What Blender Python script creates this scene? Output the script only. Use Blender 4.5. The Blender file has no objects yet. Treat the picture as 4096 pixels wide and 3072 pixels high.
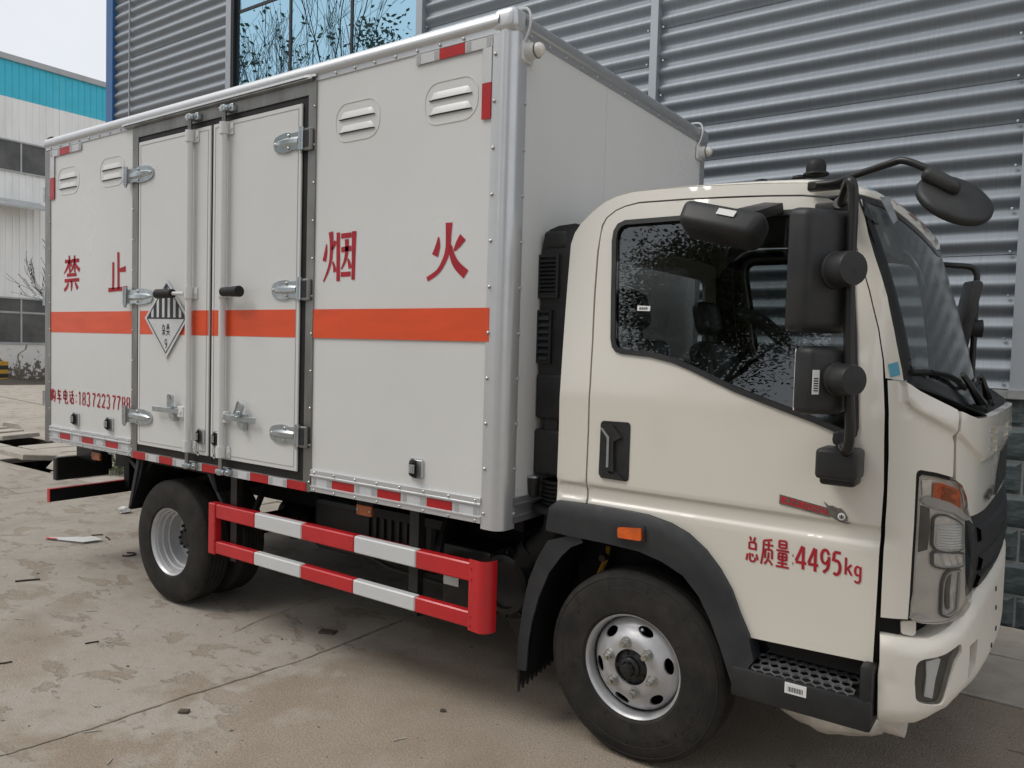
import bpy, bmesh, math, random, json
from mathutils import Vector, Matrix
from mathutils.geometry import delaunay_2d_cdt
random.seed(7)
SCN=bpy.context.scene
COL=SCN.collection
# ------------------------------------------------------------------ camera
cam_d=bpy.data.cameras.new('camera'); cam=bpy.data.objects.new('camera',cam_d); COL.objects.link(cam)
RIGHT=Vector((0.815978627881815,0.5774123457765329,0.02781837135693186))
DOWN=Vector((0.04897293599743146,-0.021097706417372387,-0.9985772570631267))
FWD=Vector((-0.5760039326080179,0.8161800473723724,-0.04549285538774179))
CAMPOS=Vector((2.010564986549205,-2.78799890554948,1.7350953091745291))
m=Matrix((RIGHT,-DOWN,-FWD)).transposed().to_4x4(); m.translation=CAMPOS
cam.matrix_world=m
cam_d.sensor_fit='HORIZONTAL'; cam_d.sensor_width=36.0
cam_d.lens=3105.9918*36.0/4096.0
cam_d.clip_start=.05; cam_d.clip_end=3000
SCN.camera=cam
# ------------------------------------------------------------------ world, sun, exposure
SUN_EL=math.radians(54); SUN_AZ=math.radians(226)     # azimuth measured from +Y clockwise
W=bpy.data.worlds.new('World'); SCN.world=W; W.use_nodes=True
nt=W.node_tree; nt.nodes.clear()
wo=nt.nodes.new('ShaderNodeOutputWorld'); bg=nt.nodes.new('ShaderNodeBackground')
sky=nt.nodes.new('ShaderNodeTexSky'); sky.sky_type='NISHITA'; sky.sun_disc=False
sky.sun_elevation=SUN_EL; sky.sun_rotation=SUN_AZ; sky.air_density=1.0; sky.dust_density=3.0; sky.ozone_density=1.0
hs=nt.nodes.new('ShaderNodeHueSaturation'); hs.inputs['Saturation'].default_value=.45
tc=nt.nodes.new('ShaderNodeTexCoord')
ns=nt.nodes.new('ShaderNodeTexNoise'); ns.inputs['Scale'].default_value=2.2; ns.inputs['Detail'].default_value=5
rp=nt.nodes.new('ShaderNodeMapRange'); rp.inputs[1].default_value=.3; rp.inputs[2].default_value=.7; rp.inputs[3].default_value=.72; rp.inputs[4].default_value=.92
mx=nt.nodes.new('ShaderNodeMix'); mx.data_type='RGBA'
mx.inputs[7].default_value=(8.0,8.25,8.6,1)           # overcast cloud layer, in the units of the sky texture
nt.links.new(tc.outputs['Generated'],ns.inputs['Vector']); nt.links.new(ns.outputs['Fac'],rp.inputs[0])
nt.links.new(sky.outputs[0],hs.inputs['Color']); nt.links.new(hs.outputs[0],mx.inputs[6])
nt.links.new(rp.outputs[0],mx.inputs[0]); nt.links.new(mx.outputs[2],bg.inputs[0])
bg.inputs[1].default_value=.115
nt.links.new(bg.outputs[0],wo.inputs[0])
sd=bpy.data.lights.new('sun','SUN'); so=bpy.data.objects.new('sun',sd); COL.objects.link(so)
sd.energy=1.5; sd.angle=math.radians(28); sd.color=(1,.96,.9)
sdir=Vector((math.sin(SUN_AZ)*math.cos(SUN_EL),math.cos(SUN_AZ)*math.cos(SUN_EL),math.sin(SUN_EL)))
so.rotation_euler=sdir.to_track_quat('Z','Y').to_euler(); so.location=(0,0,30)
vs=SCN.view_settings; vs.view_transform='Standard'; vs.look='None'; vs.exposure=.0; vs.gamma=1.0; vs.use_curve_mapping=False
# ------------------------------------------------------------------ materials
def mat(name,col,rough=.5,metal=0.,var=.0,vscale=3.,bump=0.,bscale=60.,coat=0.,spec=.5,col2=None,stretch=None,detail=6,alpha=None,emit=None,trans=0.):
    """principled material with procedural colour variation and fine relief in object space"""
    M=bpy.data.materials.new(name); M.use_nodes=True
    t=M.node_tree; P=t.nodes['Principled BSDF']
    P.inputs['Base Color'].default_value=(*col,1); P.inputs['Roughness'].default_value=rough
    P.inputs['Metallic'].default_value=metal; P.inputs['Coat Weight'].default_value=coat
    P.inputs['Coat Roughness'].default_value=.06; P.inputs['Specular IOR Level'].default_value=spec
    P.inputs['Transmission Weight'].default_value=trans
    co=t.nodes.new('ShaderNodeTexCoord'); mp=t.nodes.new('ShaderNodeMapping')
    t.links.new(co.outputs['Object'],mp.inputs['Vector'])
    if stretch: mp.inputs['Scale'].default_value=stretch
    if var>0 or col2:
        n=t.nodes.new('ShaderNodeTexNoise'); n.inputs['Scale'].default_value=vscale; n.inputs['Detail'].default_value=detail; n.inputs['Roughness'].default_value=.62
        t.links.new(mp.outputs[0],n.inputs['Vector'])
        r=t.nodes.new('ShaderNodeMapRange'); r.inputs[1].default_value=.35; r.inputs[2].default_value=.68
        t.links.new(n.outputs['Fac'],r.inputs[0])
        x=t.nodes.new('ShaderNodeMix'); x.data_type='RGBA'
        c2=col2 if col2 else tuple(c*(1-var) for c in col)
        x.inputs[6].default_value=(*col,1); x.inputs[7].default_value=(*c2,1)
        t.links.new(r.outputs[0],x.inputs[0]); t.links.new(x.outputs[2],P.inputs['Base Color'])
        rr=t.nodes.new('ShaderNodeMapRange'); rr.inputs[3].default_value=max(.02,rough-.06); rr.inputs[4].default_value=min(1,rough+.14)
        t.links.new(n.outputs['Fac'],rr.inputs[0]); t.links.new(rr.outputs[0],P.inputs['Roughness'])
    if bump>0:
        b=t.nodes.new('ShaderNodeBump'); b.inputs['Strength'].default_value=1.; b.inputs['Distance'].default_value=bump
        n2=t.nodes.new('ShaderNodeTexNoise'); n2.inputs['Scale'].default_value=bscale; n2.inputs['Detail'].default_value=3
        t.links.new(mp.outputs[0],n2.inputs['Vector']); t.links.new(n2.outputs['Fac'],b.inputs['Height']); t.links.new(b.outputs[0],P.inputs['Normal'])
    return M
def glass(name,tint,refl=1.5,gloss=(1,1,1),rough=.0,boost=0.):
    M=bpy.data.materials.new(name); M.use_nodes=True; t=M.node_tree; t.nodes.clear()
    o=t.nodes.new('ShaderNodeOutputMaterial'); x=t.nodes.new('ShaderNodeMixShader')
    a=t.nodes.new('ShaderNodeBsdfTransparent'); a.inputs[0].default_value=(*tint,1)
    g=t.nodes.new('ShaderNodeBsdfGlossy'); g.inputs[0].default_value=(*gloss,1); g.inputs['Roughness'].default_value=rough
    f=t.nodes.new('ShaderNodeFresnel'); f.inputs[0].default_value=refl
    ad=t.nodes.new('ShaderNodeMath'); ad.operation='ADD'; ad.use_clamp=True; ad.inputs[1].default_value=boost
    t.links.new(f.outputs[0],ad.inputs[0]); t.links.new(ad.outputs[0],x.inputs[0])
    t.links.new(a.outputs[0],x.inputs[1]); t.links.new(g.outputs[0],x.inputs[2]); t.links.new(x.outputs[0],o.inputs[0])
    return M
MT={}
MT['box_white']=mat('box_white',(.71,.71,.695),.26,var=.06,vscale=1.2,bump=.0022,bscale=1.4,spec=.5)
MT['cab_cream']=mat('cab_cream',(.73,.695,.62),.18,var=.03,vscale=1.2,coat=.8,spec=.5)
MT['bumper_cream']=mat('bumper_cream',(.74,.70,.625),.38,var=.07,vscale=5,spec=.5)
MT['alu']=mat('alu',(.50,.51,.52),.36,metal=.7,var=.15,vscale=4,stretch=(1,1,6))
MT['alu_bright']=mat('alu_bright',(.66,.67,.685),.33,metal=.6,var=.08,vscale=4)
MT['steel']=mat('steel',(.36,.355,.34),.34,metal=.85,var=.45,vscale=2.2,stretch=(3,3,1))
MT['zinc']=mat('zinc',(.60,.65,.67),.26,metal=.95,var=.3,vscale=14)
MT['rubber']=mat('rubber',(.013,.013,.013),.55,var=.3,vscale=9,spec=.35)
MT['plastic']=mat('plastic',(.016,.0165,.018),.42,var=.35,vscale=7,bump=.0006,bscale=260,col2=(.030,.030,.029),spec=.38)
MT['fender']=mat('fender',(.022,.0245,.029),.46,bump=.0006,bscale=240,col2=(.040,.041,.042),vscale=5,spec=.4)
MT['black']=mat('black',(.008,.008,.0085),.55,var=.3,vscale=6,spec=.25)
MT['black_paint']=mat('black_paint',(.012,.012,.0125),.3,var=.4,vscale=8,col2=(.022,.021,.02),spec=.4)
MT['tyre']=mat('tyre',(.020,.0188,.0175),.74,vscale=9,col2=(.040,.036,.032),bump=.0008,bscale=90,spec=.22)
MT['rim']=mat('rim',(.56,.56,.57),.42,metal=.55,var=.14,vscale=9)
MT['nut']=mat('nut',(.60,.595,.56),.3,metal=.95,var=.3,vscale=40)
MT['red']=mat('red_paint',(.58,.016,.022),.35,var=.16,vscale=4,coat=.3)
MT['white_guard']=mat('white_guard',(.66,.67,.67),.35,var=.06,vscale=4,coat=.2)
MT['tape_red']=mat('tape_red',(.50,.012,.016),.3,var=.25,vscale=14,bump=.0005,bscale=300)
MT['tape_white']=mat('tape_white',(.62,.63,.64),.35,var=.10,vscale=14,bump=.0006,bscale=300)
MT['tape_grey']=mat('tape_grey',(.42,.43,.43),.4,var=.12,vscale=20)
MT['orange']=mat('orange_stripe',(.80,.090,.022),.34,var=.14,vscale=3,bump=.0010,bscale=5,stretch=(1,1,4))
MT['spray_red']=mat('spray_red',(.46,.010,.026),.6,var=.3,vscale=12)
MT['amber']=mat('amber',(.80,.13,.012),.22,var=.3,vscale=25,coat=.6,bump=.001,bscale=160)
MT['amber_dark']=mat('amber_dark',(.42,.10,.02),.3,var=.4,vscale=30,coat=.5)
MT['print_black']=mat('print_black',(.02,.02,.022),.5)
MT['placard_white']=mat('placard_white',(.68,.69,.70),.3,metal=.15,var=.08,vscale=6)
MT['chrome']=mat('chrome',(.93,.92,.90),.14,metal=.45,var=.35,vscale=22)
MT['rib_white']=mat('rib_white',(.92,.92,.91),.2,coat=.5)
MT['lamp_grey']=mat('lamp_grey',(.82,.785,.73),.3,metal=.1,var=.25,vscale=6)
MT['lamp_dark']=mat('lamp_dark',(.15,.146,.137),.3,metal=.3,var=.4,vscale=8)
MT['band_pale']=mat('band_pale',(.60,.585,.56),.3,var=.1,vscale=8)
MT['label_white']=mat('label_white',(.75,.75,.74),.5)
MT['blue_tape']=mat('blue_tape',(.10,.36,.50),.5,var=.12,vscale=30)
MT['badge_red']=mat('badge_red',(.50,.014,.03),.3,coat=.5)
MT['nickel']=mat('nickel',(.30,.29,.27),.3,metal=.9,var=.4,vscale=40)
MT['foil']=mat('foil',(.72,.69,.64),.42,metal=.35,var=.3,vscale=12,bump=.006,bscale=22)
MT['seat']=mat('seat',(.14,.14,.142),.35,var=.7,vscale=10,bump=.006,bscale=14,coat=.7)
MT['dash']=mat('dash',(.045,.045,.046),.6,var=.3,vscale=6)
MT['liner']=mat('liner',(.30,.29,.27),.8,var=.15,vscale=4)
MT['screen_frit']=mat('screen_frit',(.014,.014,.014),.18,var=.2,vscale=9)
MT['glass_side']=glass('glass_side',(.48,.51,.51),1.5,(.88,.92,.95),.006,.06)
MT['glass_front']=glass('glass_front',(.60,.63,.61),1.45,(.9,.91,.89),.17,.20)
MT['glass_clear']=glass('glass_clear',(.93,.93,.92),1.45,(1,1,1),.03,.0)
MT['film']=glass('film',(.72,.76,.75),1.5,(1,1,1),.12,.06)
MT['yellow_mark']=mat('yellow_mark',(.62,.34,.03),.6,var=.4,vscale=30)
# ------------------------------------------------------------------ mesh builder
class MB:
    def __init__(s): s.v=[]; s.f=[]
    def add(s,vs,fs):
        o=len(s.v); s.v+= [tuple(map(float,p)) for p in vs]; s.f+=[tuple(i+o for i in f) for f in fs]; return s
    def box(s,x0,x1,y0,y1,z0,z1,M=None):
        P=[Vector(p) for p in ((x0,y0,z0),(x1,y0,z0),(x1,y1,z0),(x0,y1,z0),(x0,y0,z1),(x1,y0,z1),(x1,y1,z1),(x0,y1,z1))]
        if M: P=[M@p for p in P]
        return s.add(P,[(0,3,2,1),(4,5,6,7),(0,1,5,4),(1,2,6,5),(2,3,7,6),(3,0,4,7)])
    def rbox(s,x0,x1,y0,y1,z0,z1,b=.01,seg=2,M=None):
        bm=bmesh.new(); bmesh.ops.create_cube(bm,size=1)
        for v in bm.verts: v.co=Vector(((x0+x1)/2+v.co.x*(x1-x0),(y0+y1)/2+v.co.y*(y1-y0),(z0+z1)/2+v.co.z*(z1-z0)))
        bmesh.ops.bevel(bm,geom=list(bm.edges),offset=b,segments=seg,affect='EDGES',profile=.5)
        bm.verts.index_update()
        P=[(M@v.co if M else v.co) for v in bm.verts]
        s.add(P,[[v.index for v in f.verts] for f in bm.faces]); bm.free(); return s
    def cyl(s,p0,p1,r0,r1=None,n=16,cap=True):
        r1=r0 if r1 is None else r1
        p0=Vector(p0);p1=Vector(p1);d=(p1-p0).normalized()
        a=d.orthogonal().normalized();b=d.cross(a)
        vs=[];fs=[]
        for p,r in ((p0,r0),(p1,r1)):
            for i in range(n):
                t=2*math.pi*i/n; vs.append(p+a*(r*math.cos(t))+b*(r*math.sin(t)))
        for i in range(n):
            j=(i+1)%n; fs.append((i,j,n+j,n+i))
        if cap: fs+= [tuple(range(n-1,-1,-1)),tuple(range(n,2*n))]
        return s.add(vs,fs)
    def tube(s,path,r,n=10,cap=True,sub=0):
        P=[Vector(p) for p in path]
        if sub:
            Q=[]
            for i in range(len(P)-1):
                a=P[max(i-1,0)];b=P[i];c=P[i+1];d=P[min(i+2,len(P)-1)]
                for k in range(sub):
                    t=k/sub
                    Q.append(.5*((2*b)+(c-a)*t+(2*a-5*b+4*c-d)*t*t+(3*b-a-3*c+d)*t**3))
            P=Q+[P[-1]]
        rs=r if isinstance(r,(list,tuple)) else None
        vs=[];fs=[];a=None
        for i,p in enumerate(P):
            d=(P[min(i+1,len(P)-1)]-P[max(i-1,0)]).normalized()
            if a is None: a=d.orthogonal().normalized()
            else:
                a=(a-d*a.dot(d)); a=a.normalized() if a.length>1e-6 else d.orthogonal().normalized()
            b=d.cross(a)
            if rs: q=i/(len(P)-1)*(len(rs)-1); k=min(int(q),len(rs)-2); rr=rs[k]+(rs[k+1]-rs[k])*(q-k)
            else: rr=r
            for k in range(n):
                t=2*math.pi*k/n; vs.append(p+a*(rr*math.cos(t))+b*(rr*math.sin(t)))
        for i in range(len(P)-1):
            for k in range(n):
                j=(k+1)%n; fs.append((i*n+k,i*n+j,(i+1)*n+j,(i+1)*n+k))
        if cap: fs+=[tuple(range(n-1,-1,-1)),tuple(range((len(P)-1)*n,len(P)*n))]
        return s.add(vs,fs)
    def lathe(s,prof,c,axis,n=32,close=False):
        """prof: (radius, offset along axis)"""
        c=Vector(c);d=Vector(axis).normalized();a=d.orthogonal().normalized();b=d.cross(a)
        vs=[];fs=[]
        for r,h in prof:
            for k in range(n):
                t=2*math.pi*k/n; vs.append(c+d*h+a*(r*math.cos(t))+b*(r*math.sin(t)))
        m_=len(prof)
        for i in range(m_-1 if not close else m_):
            i2=(i+1)%m_
            for k in range(n):
                j=(k+1)%n; fs.append((i*n+k,i*n+j,i2*n+j,i2*n+k))
        return s.add(vs,fs)
    def poly(s,pts,fn,d):
        """extruded outline: pts 2D, fn(u,v,depth)->3D; front at 0, back at d"""
        n=len(pts)
        vs=[fn(u,v,0) for u,v in pts]+[fn(u,v,d) for u,v in pts]
        fs=[tuple(range(n)),tuple(range(2*n-1,n-1,-1))]+[(i,(i+n),(i+1)%n+n,(i+1)%n) for i in range(n)]
        return s.add(vs,fs)
    def build(s,name,m,parent=None,smooth=None,kind=None):
        me=bpy.data.meshes.new(name); me.from_pydata(s.v,[],s.f); me.validate()
        bm=bmesh.new(); bm.from_mesh(me); bmesh.ops.recalc_face_normals(bm,faces=bm.faces); bm.to_mesh(me); bm.free()
        if smooth is not None:
            me.polygons.foreach_set('use_smooth',[True]*len(me.polygons)); me.set_sharp_from_angle(angle=math.radians(smooth))
        me.materials.append(MT[m] if isinstance(m,str) else m)
        o=bpy.data.objects.new(name,me); COL.objects.link(o)
        if parent is not None:
            o.parent=parent
            if parent.type=='EMPTY': o.location=-parent.location
        if kind: o['kind']=kind
        return o
def root(name,loc,label,cat,group=None):
    o=bpy.data.objects.new(name,None); COL.objects.link(o); o.location=loc; o.empty_display_size=.2
    o['label']=label; o['category']=cat
    if group: o['group']=group
    return o
def tag(o,label,cat,group=None):
    o['label']=label; o['category']=cat
    if group: o['group']=group
    return o
def inside(p,poly):
    x,y=p; c=False; j=len(poly)-1
    for i in range(len(poly)):
        xi,yi=poly[i]; xj,yj=poly[j]
        if (yi>y)!=(yj>y) and x<(xj-xi)*(y-yi)/(yj-yi)+xi: c=not c
        j=i
    return c
def dense(poly,st):
    out=[]
    for i in range(len(poly)):
        a=poly[i];b=poly[(i+1)%len(poly)]
        l=math.hypot(b[0]-a[0],b[1]-a[1])
        if l<1e-5: continue
        k=max(1,int(round(l/st)))
        for q in range(k): out.append((a[0]+(b[0]-a[0])*q/k,a[1]+(b[1]-a[1])*q/k))
    return out
def rounded(poly,r,seg=4):
    """round the corners of a 2D outline"""
    out=[];n=len(poly)
    for i in range(n):
        p=Vector(poly[i]);a=Vector(poly[i-1])-p;b=Vector(poly[(i+1)%n])-p
        rr=min(r,a.length*.45,b.length*.45)
        pa=p+a.normalized()*rr;pb=p+b.normalized()*rr
        for k in range(seg+1):
            t=k/seg; q=pa*(1-t)**2+p*2*t*(1-t)+pb*t*t; out.append((q.x,q.y))
    return out
def shrink(poly,d):
    """inset (d>0) a 2D outline"""
    n=len(poly);A=sum(poly[i][0]*poly[(i+1)%n][1]-poly[(i+1)%n][0]*poly[i][1] for i in range(n))
    sg=1 if A>0 else -1
    out=[]
    for i in range(n):
        a=Vector(poly[i-1]);p=Vector(poly[i]);b=Vector(poly[(i+1)%n])
        e1=(p-a);e2=(b-p)
        if e1.length<1e-9 or e2.length<1e-9: out.append(tuple(p)); continue
        n1=Vector((-e1.y,e1.x)).normalized()*sg;n2=Vector((-e2.y,e2.x)).normalized()*sg
        h=(n1+n2)
        if h.length<1e-6: h=n1
        h.normalize(); k=d/max(.45,h.dot(n1)); out.append((p.x+h.x*k,p.y+h.y*k))
    return out
def patch(mb,poly,fn,holes=(),st=.05,skirt=.012,grid=None,lines=()):
    """skin patch: outline in surface coordinates, fn(u,v,off)->3D"""
    grid=grid or st
    loops=[dense(poly,st)]+[dense(h,st) for h in holes]
    pts=[];edges=[]
    for L in loops:
        o=len(pts); pts+=L; edges+=[(o+i,o+(i+1)%len(L)) for i in range(len(L))]
    us=[p[0] for p in loops[0]];vs_=[p[1] for p in loops[0]]
    nb0=len(pts)
    for Ln in lines:
        prev=None
        for p in Ln:
            ok=inside(p,loops[0]) and not any(inside(p,h) for h in loops[1:]) and min((q[0]-p[0])**2+(q[1]-p[1])**2 for q in pts[:nb0])>.006**2
            if ok:
                pts.append(p)
                if prev is not None: edges.append((prev,len(pts)-1))
                prev=len(pts)-1
            else: prev=None
    nb=len(pts)
    u=min(us)+grid*.37
    while u<max(us):
        v=min(vs_)+grid*.41
        while v<max(vs_):
            if inside((u,v),loops[0]) and not any(inside((u,v),h) for h in loops[1:]):
                if min((p[0]-u)**2+(p[1]-v)**2 for p in pts[:nb])>(grid*.4)**2: pts.append((u,v))
            v+=grid
        u+=grid
    V,E,F,_,_,_=delaunay_2d_cdt([Vector(p) for p in pts],edges,[],0,1e-6)
    keep=[]
    for f in F:
        c=(sum(V[i].x for i in f)/len(f),sum(V[i].y for i in f)/len(f))
        if inside(c,loops[0]) and not any(inside(c,h) for h in loops[1:]): keep.append(tuple(f))
    mb.add([fn(p.x,p.y,0.) for p in V],keep)
    if skirt:
        for L in loops:
            n=len(L)
            mb.add([fn(a,b,0.) for a,b in L]+[fn(a,b,-skirt) for a,b in L],[(i,(i+1)%n,(i+1)%n+n,i+n) for i in range(n)])
    return mb
def ring(mb,outer,inner,fn,d):
    """raised band between two outlines with the same number of points"""
    n=len(outer)
    A=[fn(u,v,d) for u,v in outer];B=[fn(u,v,d) for u,v in inner];Cc=[fn(u,v,0.) for u,v in outer];Dd=[fn(u,v,0.) for u,v in inner]
    fs=[]
    for i in range(n):
        j=(i+1)%n; fs+=[(i,j,n+j,n+i),(2*n+i,2*n+j,j,i),(n+i,n+j,3*n+j,3*n+i)]
    return mb.add(A+B+Cc+Dd,fs)
def stroke(mb,pts,w,fn,st=.01,off=.003,round_=False):
    """painted brush stroke: polyline of (u,v), width or list of widths"""
    P=[Vector(p) for p in pts]
    if len(P)>2:
        Q=[]
        for i in range(len(P)-1):
            a=P[max(i-1,0)];b=P[i];c=P[i+1];d=P[min(i+2,len(P)-1)]
            for k in range(5):
                t=k/5; Q.append(.5*((2*b)+(c-a)*t+(2*a-5*b+4*c-d)*t*t+(3*b-a-3*c+d)*t**3))
        P=Q+[P[-1]]
    n=len(P);vs=[]
    for i,p in enumerate(P):
        d=(P[min(i+1,n-1)]-P[max(i-1,0)]).normalized(); nn=Vector((-d.y,d.x))
        ww=w if not isinstance(w,(list,tuple)) else (lambda q,k:w[k]+(w[k+1]-w[k])*(q-k))(*(lambda q:(q,min(int(q),len(w)-2)))(i/(n-1)*(len(w)-1)))
        vs+=[p+nn*ww/2,p-nn*ww/2]
    return mb.add([fn(q.x,q.y,off) for q in vs],[(2*i,2*i+1,2*i+3,2*i+2) for i in range(n-1)])

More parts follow.
